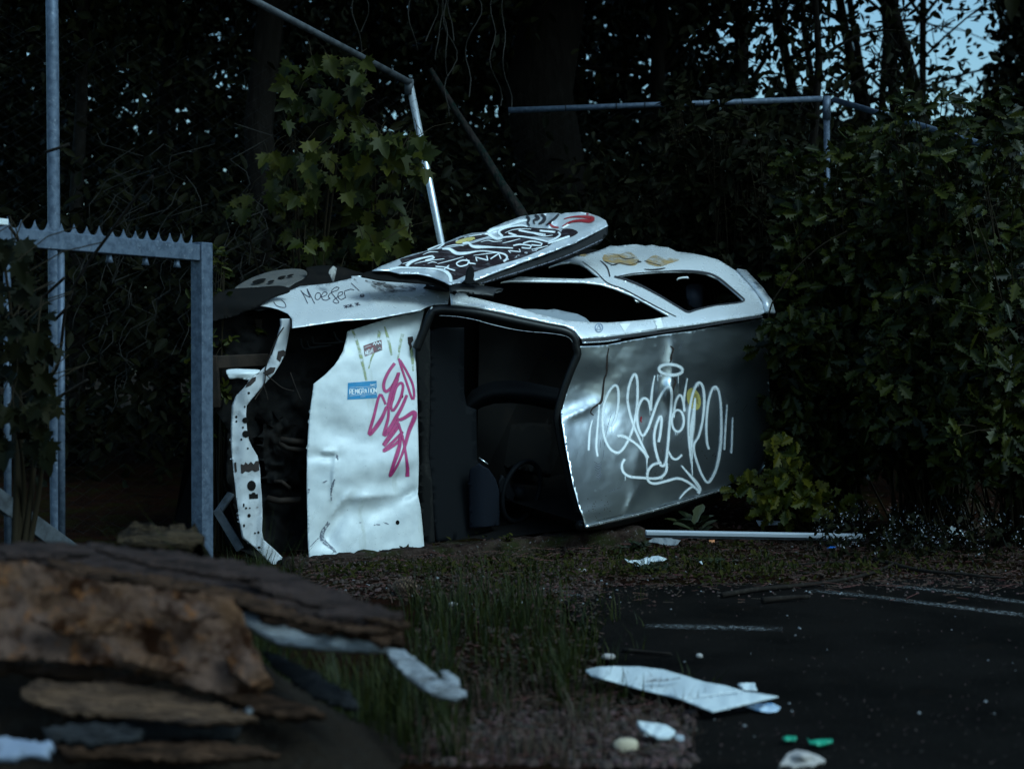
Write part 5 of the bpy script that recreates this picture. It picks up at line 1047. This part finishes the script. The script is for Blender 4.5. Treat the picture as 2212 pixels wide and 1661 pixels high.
shoot_bush('oak_bush', 'oak bush at the right edge drooping towards the white flowers', 'bush', gpt(2230, 10.2), px_targets([(2060, 2300, 320, 600, 9.6, 11.0, 36), (2060, 2320, 600, 900, 9.3, 10.4, 46), (2040, 2280, 880, 1030, 9.2, 10.2, 30)], rs), 'oak', mt['l_oak'], .125, rs, per=7, lift=.5)
shoot_bush('oak_seedling', 'bright yellow-green young oak at the foot of the dark bush', 'bush', gpt(1745, 10.7), px_targets([(1650, 1765, 975, 1045, 10.3, 10.7, 8), (1585, 1660, 1025, 1055, 10.3, 10.6, 4), (1670, 1765, 1060, 1105, 10.2, 10.6, 8)], rs), 'oak', mt['l_oaky'], .115, rs, per=6, lift=.1, steps=3)
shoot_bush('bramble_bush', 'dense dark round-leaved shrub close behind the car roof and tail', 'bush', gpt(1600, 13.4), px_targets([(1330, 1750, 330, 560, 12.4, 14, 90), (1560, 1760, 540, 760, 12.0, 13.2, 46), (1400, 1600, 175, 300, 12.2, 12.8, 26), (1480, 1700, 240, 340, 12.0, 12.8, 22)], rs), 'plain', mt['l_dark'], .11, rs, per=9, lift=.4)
# --- maples in front of the leaning fence
def drooping(name, label, base, boxes, m, size, per, steps, rng):
    P = []; T = []; Nn = []; Sz = []; tw = MB(); base = np.array(base)
    for x0, x1, y0, y1, D0, D1, n in boxes:
        for _ in range(n):
            p = np.array(pt(rng.uniform(x0, x1), rng.uniform(y0, y1), rng.uniform(D0, D1)))
            P.append(p); T.append(np.array([rng.normal() * .55, -.35 + rng.normal() * .3, -.8 + rng.normal() * .35])); Nn.append(np.array([rng.normal() * .45, -.7, .65 + rng.normal() * .35])); Sz.append(size * rng.uniform(.7, 1.2))
            if _ % 3 == 0:
                q = p + np.array([rng.normal() * .12, .25, .16]); tw.tube([p, (p + q) / 2 + [0, 0, .03], q], .003, 3, False)
    tops = [np.array(pt((b[0] + b[1]) / 2, (b[2] + b[3]) / 2, (b[4] + b[5]) / 2 + .15)) for b in boxes]
    for t in tops: tw.tube(curve3(Vector(base), Vector((base[0] * .6 + t[0] * .4, base[1] + .3, t[2] * .6)), Vector(t), 10), [.02 - .0016 * i for i in range(10)], 6, False)
    root = thing(name, label, 'young tree', tuple(base)); leaves('foliage', 'maple', np.array(P), np.array(T), np.array(Nn), np.array(Sz), m, root); tw.build('stems', mt['twig'], root); return root
drooping('maple_sapling', 'young maple with big lobed leaves hanging left of the leaning post', gpt(800, 11.5), [(745, 850, 275, 330, 10.6, 11.0, 16), (830, 925, 290, 345, 10.6, 11.0, 14), (740, 880, 330, 420, 10.7, 11.3, 26), (760, 880, 410, 520, 10.9, 11.4, 24), (790, 860, 500, 570, 10.9, 11.2, 10), (890, 920, 340, 390, 10.8, 11, 5)], mt['l_maple'], .15, 5, 4, rs)
drooping('maple_sapling', 'slimmer maple with scattered yellowish leaves near the dark trunk', gpt(640, 11.8), [(590, 650, 130, 185, 10.9, 11.3, 8), (605, 660, 195, 260, 10.9, 11.3, 9), (670, 800, 110, 210, 11.0, 11.5, 26), (690, 790, 200, 290, 11.2, 11.6, 16), (575, 700, 300, 420, 11.0, 11.6, 28), (570, 680, 400, 520, 11.0, 11.6, 20), (650, 720, 320, 380, 10.9, 11.2, 10), (490, 540, 410, 450, 11.4, 11.8, 8), (600, 760, 500, 600, 11.2, 11.8, 12)], mt['l_maple'], .135, 5, 4, rs)
drooping('maple_seedling', 'low maple shoot with a yellow-green leaf cluster above the open door', gpt(800, 10.9), [(775, 830, 518, 560, 10.5, 10.7, 7), (690, 740, 560, 590, 10.6, 10.9, 4), (640, 700, 520, 545, 10.7, 11, 4)], mt['l_oaky'], .11, 5, 4, rs)
shoot_bush('fern', 'small feathery plant between the gate post and the front of the car', 'plant', gpt(475, 9.9), px_targets([(462, 490, 540, 660, 9.7, 10.0, 10), (458, 486, 660, 800, 9.7, 10, 6)], rs), 'blade', mt['l_maple'], .07, rs, per=6, lift=.1, steps=4)
# --- climber at the left edge in front of the gate
drooping('climbing_plant', 'dark climber with drooping leaves in front of the gate at left', gpt(20, 7.0), [(-40, 60, 500, 640, 6.6, 7.2, 22), (-40, 100, 640, 800, 6.6, 7.2, 26), (20, 130, 740, 880, 6.6, 7.0, 22), (-40, 110, 860, 980, 6.6, 7.0, 26), (60, 130, 850, 940, 6.6, 6.9, 8)], mt['l_dark'], .10, 5, 4, rs)
mb = MB()
for q in ([(20, 490), (45, 530), (60, 600), (50, 760), (20, 1000)], [(40, 860), (120, 800), (150, 640), (240, 500), (330, 380)], [(0, 700), (70, 660), (140, 600)], [(-10, 940), (90, 880), (190, 820)], [(95, 330), (128, 320), (150, 312)], [(120, 690), (150, 660)]):
    mb.tube([pt(x, y, 6.9 + .001 * y) for x, y in catmull(q, 16)], .0075, 5)
tag(mb.build('dead_vine', mt['bark'], None, gpt(40, 7.0)), 'thin bare vine stems crossing the tall pole', 'vine')

# --- trees
def tree(name, label, px, D, r, top, lean=(0, 0), crown=None, m=None, leaf='l_tree', limbs=(), seed=1, lsize=.13, stems=1, z0=None, fork=None):
    rng = np.random.RandomState(seed); b = Vector(gpt(px, D)); root = thing(name, label, 'tree', tuple(b)); tk = MB(); ends = []
    def trunk(base, tip, r0, r1, bend):
        n = 10; path = [base.lerp(tip, i / (n - 1)) + Vector((noise.noise((i * .5, seed, 0)) * bend, noise.noise((i * .5, seed, 5)) * bend, 0)) * min(1, i) for i in range(n)]
        tk.tube(path, [r0 + (r1 - r0) * i / (n - 1) + (r0 * .35 if i == 0 else 0) for i in range(n)], 10); return path
    for s in range(stems):
        off = Vector((lean[0] + (rng.uniform(-3.2, 3.2) if stems > 1 else 0), lean[1] + (rng.uniform(-.5, .5) if stems > 1 else 0), top))
        st_ = b if not (fork and s) else b + (ends0[3] - b) * 1.0
        p = trunk(st_, b + off, r * (1 if s == 0 else .6), r * .35, r * 1.2)
        if s == 0: ends0 = p
        for k in range(limbs[0] if limbs else 0):
            q = p[rng.randint(4, 10)]; e = q + Vector((rng.uniform(-1, 1) * limbs[1], rng.uniform(-.6, .6) * limbs[1], rng.uniform(-.1, .8) * limbs[1]))
            c = curve3(q, q.lerp(e, .5) + Vector((0, 0, .3)), e, 7); tk.tube(c, [r * .28 * (1 - .8 * i / 6) for i in range(7)], 5, False); ends.append(e); ends.append(c[4])
            for _ in range(3):
                e2 = e + Vector(rng.normal(size=3) * .5); tk.tube([c[4], c[4].lerp(e2, .5) + Vector((0, 0, .06)), e2], [r * .08, r * .05, .004], 4, False); ends.append(e2)
    tk.build('trunk', m or mt['bark'], root)
    if crown:
        nl, cr, zc, zr = crown; P = []
        cl = [np.array(e) for e in ends] + [np.array([b.x + rng.normal() * cr * .5, b.y + rng.normal() * cr * .4, zc + rng.uniform(-1, 1) * zr]) for _ in range(14)]
        for i in range(nl): P.append(cl[rng.randint(len(cl))] + rng.normal(size=3) * np.array([.42, .42, .30]) * cr * .38)
        ls_ = [lsize] * len(P)
        for i in range(1700): P.append(np.array([b.x + rng.normal() * 1.7, b.y - 1.2 + rng.normal() * 1.7, rng.uniform(1.6 + .24 * D, 5.0 + .26 * D)])); ls_.append(.34)  # unseen canopy leaves above the frame, added to keep sun and sky off the wood
        P = np.array(P); N = len(P); ls_ = np.array(ls_)
        leaves('crown', 'plain', P, rng.normal(size=(N, 3)) + [0, 0, -.5], rng.normal(size=(N, 3)) * .6 + [0, -.2, .7], ls_ * rng.uniform(.6, 1.25, N), mt[leaf], root)
    return root
tree('tree', 'thick dark trunk rising above the raised door', 1205, 17, .46, 11, crown=(4200, 3.0, 5.6, 1.6), limbs=(6, 2.2), seed=3)
tree('tree', 'rough dark trunk behind the slim maple leaves', 575, 14.5, .17, 9, lean=(.1, 0), crown=(3000, 2.2, 5.4, 1.4), limbs=(6, 1.6), seed=4)
tree('tree', 'thin brownish stem beside the tall pole', 150, 14, .075, 7, lean=(.25, 0), crown=(2600, 2.0, 4.6, 1.3), limbs=(7, 1.4), seed=5)
tree('tree', 'slender tree at the left edge with a low leafy crown', -60, 17, .12, 8, crown=(3600, 2.4, 4.8, 1.6), limbs=(7, 1.8), seed=6)
tree('tree', 'dark tree filling the space above the spiked gate', 360, 18, .14, 9, crown=(4200, 2.6, 5.0, 1.5), limbs=(8, 2.0), seed=7)
tree('tree', 'tall tree whose crown darkens the sky above the maple leaves', 800, 19, .16, 10, crown=(4600, 2.8, 5.6, 1.4), limbs=(8, 2.2), seed=8)
tree('tree', 'slim dark tree behind the middle of the right fence rail', 1420, 17.5, .12, 9, crown=(4200, 2.5, 4.8, 1.5), limbs=(8, 2.0), seed=9)
tree('tree', 'leafy tree with ragged crown left of the sky gap', 1600, 19, .13, 9, crown=(900, 2.6, 5.2, 1.4), limbs=(8, 2.1), seed=10)
tree('tree', 'dark forked trunk standing against the bright sky gap', 1840, 25, .11, 11, crown=(520, 3.0, 6.0, 1.4), limbs=(9, 2.4), seed=11, stems=3, lsize=.16)
tree('tree', 'many-stemmed tree silhouetted in the middle of the sky gap', 1985, 27, .12, 12, crown=(520, 3.2, 6.0, 1.6), limbs=(8, 2.6), seed=12, stems=5, lsize=.16)
tree('tree', 'dark tree closing the sky gap at the right edge', 2190, 22, .18, 10, crown=(1500, 2.2, 5.6, 1.6), limbs=(9, 1.8), seed=13, stems=2, lsize=.15)
tree('tree', 'low leafy tree just behind the fence corner post', 1760, 15.5, .07, 5, crown=(800, 1.6, 3.2, .7), limbs=(8, 1.2), seed=14, lsize=.12)
# leaning scaly trunk
lp = [pt(930, 150, 13.2), pt(985, 240, 13.1), pt(1040, 325, 13.0), pt(1085, 400, 12.9), pt(1122, 455, 12.8), pt(1200, 600, 12.6), pt(1330, 880, 12.3)]
lp[-1].z = gh(lp[-1].x, lp[-1].y)
lt_ = thing('dead_tree', 'leaning grey scaly trunk between the bent post and the raised door', 'tree', tuple(lp[-1]))
MB().tube(lp, [.02, .025, .031, .037, .044, .06, .08], 10).build('trunk', mt['barkl'], lt_)
mb = MB(); rg = np.random.RandomState(3)
for i in range(11):
    x0 = rg.uniform(760, 1130); P = [pt(x0 + noise.noise((i, k * .2, 0)) * 40, -30 + k * 20, 13.0 + noise.noise((i, k * .2, 9)) * .4) for k in range(rg.randint(6, 16))]
    mb.tube(P, .005, 4, False)
tag(mb.build('hanging_twigs', mt['dead'], None, tuple(pt(930, 60, 13))), 'bare tangled twigs hanging down from the trees', kind='stuff')
mb = MB()
for i in range(40):
    x0 = rg.uniform(150, 560); y0 = rg.uniform(520, 900); P = [pt(x0 + k * rg.uniform(2, 14), y0 - k * 26, 12.6 + rg.uniform(-.1, .1)) for k in range(rg.randint(6, 14))]
    mb.tube(P, .004, 3, False)
tag(mb.build('dry_stalks', mt['dead'], None, tuple(pt(400, 800, 12.6))), 'thin dry stalks in the shade behind the gate', kind='stuff')
# --- arching thorny shoot over the right fence
mb = MB(); mb.tube([pt(x, y, 11.2) for x, y in catmull([(1655, 705), (1668, 655), (1690, 620), (1725, 575), (1775, 530), (1830, 500)], 10)], .006, 5)
tag(mb.build('bramble_shoot', mt['twig'], None, tuple(pt(1655, 705, 11.2))), 'single arching bramble shoot left of the fence corner post', 'shoot')

# --- undergrowth and the far wood, masses nobody could count
N = 26000
Xp = rs.uniform(-60, 2280, N); Dp = rs.uniform(12.6, 19, N); cl_ = np.array([noise.noise((x * .006, d * .6, 1.5)) for x, d in zip(Xp, Dp)])
hi = 1.3 + .11 * Dp + 1.1 * cl_
Zp = rs.uniform(0.05, 1, N) ** .8 * hi
P = np.stack([(Xp - 1106) / FPX * Dp, Dp, Zp], 1)
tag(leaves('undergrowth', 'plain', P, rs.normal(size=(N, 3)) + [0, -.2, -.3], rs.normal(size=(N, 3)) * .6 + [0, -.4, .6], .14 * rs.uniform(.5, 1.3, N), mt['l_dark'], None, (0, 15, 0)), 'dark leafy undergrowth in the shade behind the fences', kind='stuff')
gaps = [(150, 60, 60), (175, 200, 60), (280, 225, 75), (380, 245, 45), (470, 75, 40), (490, 175, 55), (560, 250, 40), (600, 180, 35), (800, 170, 55), (860, 260, 70), (1050, 250, 75), (1110, 160, 40), (1280, 145, 60), (1300, 215, 45), (1410, 150, 60), (1500, 60, 60), (1520, 130, 40), (1640, 40, 80), (1640, 170, 35), (1760, 60, 90),
        (1850, 120, 110), (1930, 40, 120), (2010, 130, 110), (2090, 60, 60), (1720, 110, 60), (1800, 30, 80), (1900, 90, 90)]
N = 125000
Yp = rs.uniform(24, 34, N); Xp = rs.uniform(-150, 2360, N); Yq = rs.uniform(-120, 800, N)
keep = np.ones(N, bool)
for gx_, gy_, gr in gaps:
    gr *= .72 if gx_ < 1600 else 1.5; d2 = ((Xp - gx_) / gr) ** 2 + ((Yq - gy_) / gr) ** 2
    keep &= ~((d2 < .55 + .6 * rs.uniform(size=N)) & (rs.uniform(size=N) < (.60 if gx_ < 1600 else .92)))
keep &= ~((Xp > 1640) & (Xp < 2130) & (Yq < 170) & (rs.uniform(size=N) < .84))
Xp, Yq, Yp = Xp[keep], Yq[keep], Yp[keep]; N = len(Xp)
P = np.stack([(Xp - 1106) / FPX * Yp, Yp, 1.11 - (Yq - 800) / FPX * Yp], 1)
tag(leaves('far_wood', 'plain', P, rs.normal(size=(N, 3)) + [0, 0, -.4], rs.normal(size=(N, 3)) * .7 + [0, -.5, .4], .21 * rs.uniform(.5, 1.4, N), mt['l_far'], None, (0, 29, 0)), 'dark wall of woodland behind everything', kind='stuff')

# --- low plants
def weed(name, label, px, py, w_, h_, m, kind='plain', n=16, size=.12, cat='plant', group=None, seed=0):
    rng = np.random.RandomState(seed + int(px)); g = onz(px, py, 0); g = onz(px, py, gh(g.x, g.y)); k = g.y / FPX; P = []; T = []; Nn = []; Sz = []; tw = MB()
    for i in range(n):
        a_ = rng.uniform(0, 2 * math.pi); hh = rng.uniform(.1, 1) * h_ * k; b = np.array(g) + [rng.normal() * w_ * k * .22, rng.normal() * w_ * k * .2, hh * .6]
        P.append(b); T.append(np.array([math.cos(a_), math.sin(a_) * .8, rng.uniform(.2, 1.0)])); Nn.append(np.array([-math.cos(a_) * .4, -.3, 1.0])); Sz.append(size * rng.uniform(.6, 1.2)); tw.tube([g, Vector(b)], .003, 3, False)
    root = thing(name, label, cat, tuple(g), group); leaves('foliage', kind, np.array(P), np.array(T), np.array(Nn), np.array(Sz), m, root); tw.build('stems', mt['twig'], root); return root
weed('dock_plant', 'dark broad-leaved dock plant growing over the metal strip', 1502, 1166, 60, 66, mt['l_weed'], 'blade', 16, .17)
weed('weed', 'grey-green weed on the kerb end below the roof corner', 1322, 1180, 60, 46, mt['l_weed'], 'oak', 34, .07)
weed('weed', 'low spreading weed between the kerb and the crumpled paper', 1378, 1196, 70, 30, mt['l_weed'], 'oak', 30, .07)
weed('weed', 'small sprig growing on the kerb under the windscreen opening', 1095, 1170, 26, 26, mt['l_maple'], 'plain', 22, .035)
weed('weed', 'mat of green weed in front of the torn white rag', 1410, 1238, 80, 24, mt['l_weed'], 'plain', 40, .05)
weed('weed', 'patchy weed right of the torn white rag', 1540, 1222, 90, 22, mt['l_weed'], 'plain', 46, .045)
weed('weed', 'leafy weed at the foot of the hood corner on the kerb', 1010, 1196, 60, 26, mt['l_weed'], 'oak', 30, .06)
# flowering weeds (uncountable)
mt['petal'] = M('white_petal', (.17, .17, .19), .7)
N = 620; Xp = rs.uniform(1765, 2290, N); Dq = rs.uniform(9.0, 10.6, N); ok = rs.uniform(size=N) < .45 + .5 * np.array([noise.noise((x * .02, d * 2, 0)) for x, d in zip(Xp, Dq)]); Xp, Dq = Xp[ok], Dq[ok]; N = len(Xp)
gz = np.array([gh((x - 1106) / FPX * d, d) for x, d in zip(Xp, Dq)]); P = np.stack([(Xp - 1106) / FPX * Dq, Dq, gz + rs.uniform(.05, .26, N)], 1)
PP = np.concatenate([P + rs.normal(size=(N, 3)) * .012 for _ in range(3)]); n3 = len(PP)
fl = leaves('flowering_weeds', 'plain', PP, rs.normal(size=(n3, 3)), rs.normal(size=(n3, 3)) + [0, -.6, .8], .013 * rs.uniform(.6, 1.4, n3), mt['petal'], None, (3, 9.8, 0))
tag(fl, 'patch of tiny white flowers at the foot of the oak bushes', kind='stuff')
P2 = np.concatenate([np.stack([P[:, 0], P[:, 1], gz + (P[:, 2] - gz) * f_], 1) + rs.normal(size=(N, 3)) * .04 for f_ in (.2, .5, .8, .9)]); n4 = len(P2)
lf = leaves('flower_leaves', 'plain', P2, rs.normal(size=(n4, 3)) + [0, 0, .6], rs.normal(size=(n4, 3)) + [0, -.4, .8], .05 * rs.uniform(.5, 1.3, n4), mt['l_dark'], fl); lf['kind'] = 'stuff'
# grass
def grass(name, label, zones, m, base):
    P = []; T = []; Nn = []; Sz = []
    v = []; f = []
    for x0, x1, y0, y1, n, h0, h1 in zones:
        for _ in range(n):
            if _ % 14 == 0: tc_ = onz(rs.uniform(x0, x1), rs.uniform(y0, y1), 0); th_ = rs.uniform(.45, 1.15)
            a_ = rs.uniform(0, 6.28); rr_ = abs(rs.normal()) * .045; g = tc_ + Vector((math.cos(a_) * rr_, math.sin(a_) * rr_, 0)); g.z = gh(g.x, g.y); h = rs.uniform(h0, h1) * th_; a_ += rs.normal() * .5; ln = rs.uniform(.05, .8) * h; wd_ = rs.uniform(.0016, .0035)
            s_ = Vector((math.cos(a_ + 1.57), math.sin(a_ + 1.57), 0)) * wd_; d = Vector((math.cos(a_), math.sin(a_), 0)) * ln; b = len(v)
            v += [g - s_, g + s_, g + d * .25 + Z * h * .55 - s_ * .8, g + d * .25 + Z * h * .55 + s_ * .8, g + d + Z * h]; f += [(b, b + 1, b + 3, b + 2), (b + 2, b + 3, b + 4)]
    o = mkobj(name, v, f, m, None, base, smooth=False); return tag(o, label, kind='stuff')
mt['grass'] = M('grass_blade', (.013, .018, .0013), .6, island=.5, transl=.2, spec=.2)
mt['drygrass'] = M('dry_grass_blade', (.03, .015, .005), .8, island=.4)
grass('grass', 'tall green grass growing along the edge of the asphalt', [(900, 1290, 1300, 1500, 560, .05, .32), (1020, 1260, 1420, 1560, 300, .04, .22), (1240, 1500, 1420, 1530, 160, .03, .13), (1150, 1400, 1290, 1450, 160, .03, .2), (880, 1200, 1290, 1400, 500, .08, .30), (440, 900, 1480, 1661, 500, .10, .42), (430, 620, 1420, 1640, 300, .3, .62), (470, 640, 1220, 1280, 260, .08, .22), (700, 1000, 1500, 1661, 700, .08, .3), (1300, 1700, 1190, 1250, 500, .02, .08), (900, 1300, 1200, 1290, 420, .02, .08)], mt['grass'], (0, 5.5, 0))
grass('dry_grass', 'dry straw-coloured grass on the soil', [(900, 1500, 1480, 1661, 1500, .02, .12), (900, 1300, 1200, 1300, 700, .01, .06), (1250, 2212, 1170, 1250, 1500, .01, .05), (700, 1100, 1200, 1320, 400, .01, .06)], mt['drygrass'], (0, 6.5, 0))
# leaf litter, gravel and crumbs
def crumbs(name, label, zones, m, base, flat_=False):
    v = []; f = []
    for x0, x1, y0, y1, n, s0, s1 in zones:
        for _ in range(n):
            g = onz(rs.uniform(x0, x1), rs.uniform(y0, y1), 0); s_ = rs.uniform(s0, s1); g.z = max(gh(g.x, g.y), .004); b = len(v); a_ = rs.uniform(0, 6.28)
            if flat_:
                ex = Vector((math.cos(a_), math.sin(a_), rs.normal() * .35)) * s_; ey = Vector((-math.sin(a_), math.cos(a_), rs.normal() * .45)) * s_ * rs.uniform(.3, .7); c = g + Z * s_ * .35
                v += [c - ex, c - ey * .8 + ex * .1, c + ex, c + ey + ex * .2, c + Z * s_ * .2]; f += [(b, b + 1, b + 4), (b + 1, b + 2, b + 4), (b + 2, b + 3, b + 4), (b + 3, b, b + 4)]
            else:
                for k in range(5): t = a_ + k * 1.2566; v.append(g + Vector((math.cos(t), math.sin(t), 0)) * s_ * rs.uniform(.7, 1.2))
                for k in range(4): t = a_ + .5 + k * 1.57; v.append(g + Vector((math.cos(t) * .6, math.sin(t) * .6, rs.uniform(.5, .9))) * s_)
                f += [(b, b + 1, b + 5), (b + 1, b + 2, b + 6, b + 5), (b + 2, b + 3, b + 7, b + 6), (b + 3, b + 4, b + 8, b + 7), (b + 4, b, b + 5, b + 8), (b + 5, b + 6, b + 7, b + 8)]
    return tag(mkobj(name, v, f, m, None, base, smooth=False), label, kind='stuff')
crumbs('gravel', 'gravel and crumbs scattered over soil and asphalt', [(900, 1500, 1540, 1661, 900, .004, .022), (1250, 2212, 1280, 1661, 420, .0015, .0035), (680, 1300, 1215, 1290, 700, .004, .016), (1250, 2212, 1180, 1290, 600, .003, .010), (1500, 2212, 1500, 1661, 30, .002, .005)], M('gravel', (.045, .026, .021), .9, island=.6), (0, 6, 0))
crumbs('white_crumbs', 'tiny white bits scattered over soil and asphalt', [(1250, 2212, 1180, 1300, 70, .004, .010), (1280, 2212, 1300, 1661, 24, .002, .007), (680, 1300, 1220, 1320, 50, .005, .012)], M('white_crumb', (.16, .16, .17), .8, island=.4), (0, 6, 0))
crumbs('leaf_litter', 'fallen brown leaves and bark lying on the soil', [(640, 1300, 1180, 1300, 3600, .004, .017), (1250, 2230, 1160, 1268, 5200, .004, .018), (880, 1480, 1470, 1661, 2600, .004, .016), (1180, 1420, 1268, 1330, 240, .004, .012), (900, 1300, 1300, 1480, 1000, .008, .022), (1400, 2200, 1090, 1170, 900, .01, .03)], M('dead_leaf', (.026, .0105, .0038), .9, island=.6), (0, 7, 0), True)

# fine twigs and pine needles on the soil
v = []; f = []
for x0, x1, y0, y1, n in [(650, 1300, 1185, 1300, 900), (1250, 2230, 1165, 1275, 1500), (880, 1450, 1480, 1661, 700), (1200, 2212, 1268, 1310, 70)]:
    for _ in range(n):
        g = onz(rs.uniform(x0, x1), rs.uniform(y0, y1), 0); g.z = max(gh(g.x, g.y), .004) + rs.uniform(.004, .02); a_ = rs.uniform(0, 3.14); L = rs.uniform(.02, .09); r_ = rs.uniform(.0007, .0017)
        dx = Vector((math.cos(a_), math.sin(a_), rs.normal() * .12)) * L / 2; s_ = Vector((-math.sin(a_), math.cos(a_), 0)) * r_; b = len(v)
        v += [g - dx - s_, g - dx + s_, g + dx + s_, g + dx - s_, g - dx + Z * r_ * 2, g + dx + Z * r_ * 2]; f += [(b, b + 4, b + 5, b + 3), (b + 4, b + 1, b + 2, b + 5)]
tag(mkobj('fine_twigs', v, f, M('dry_twig_bits', (.036, .0135, .006), .9, island=.6), None, (0, 7, 0), smooth=False), 'dry needles and fine twigs strewn over the soil', kind='stuff')
ms_ = paint('mud_smear', [{'p': C7([(1040, 925), (1120, 910), (1210, 905), (1310, 890)]), 'w': [4, 8, 7, 4]}], Plane(onz(1440, 1468, .062), (1, 0, 0), (0, 1, .07)), M('brown_mud', (.05, .03, .025), .9, soft=True, hole=(60, .40, .60)), None, 8)
ms_.data.transform(Matrix.Translation(-sheet.location)); ms_.parent = sheet

# mossy ground cover
P = []
for x0, x1, y0, y1, n in [(880, 1320, 1185, 1262, 900), (1290, 1700, 1185, 1262, 1300), (680, 900, 1215, 1270, 260), (1000, 1300, 1262, 1330, 260), (1700, 2212, 1200, 1245, 420)]:
    for _ in range(n):
        if _ % 22 == 0: tc_ = onz(rs.uniform(x0, x1), rs.uniform(y0, y1), 0)
        g = tc_ + Vector((rs.normal() * .10, rs.normal() * .10, 0)); P.append((g.x, g.y, gh(g.x, g.y) + rs.uniform(.005, .035)))
P = np.array(P); n_ = len(P)
tag(leaves('ground_cover', 'plain', P, rs.normal(size=(n_, 3)) + [0, 0, .5], rs.normal(size=(n_, 3)) * .6 + [0, -.3, 1], .030 * rs.uniform(.5, 1.5, n_), leafmat('moss_leaf', (.026, .026, .005), .7, spec=.05), None, (0, 9, 0)), 'low olive moss and creeping weeds on the soil', kind='stuff')
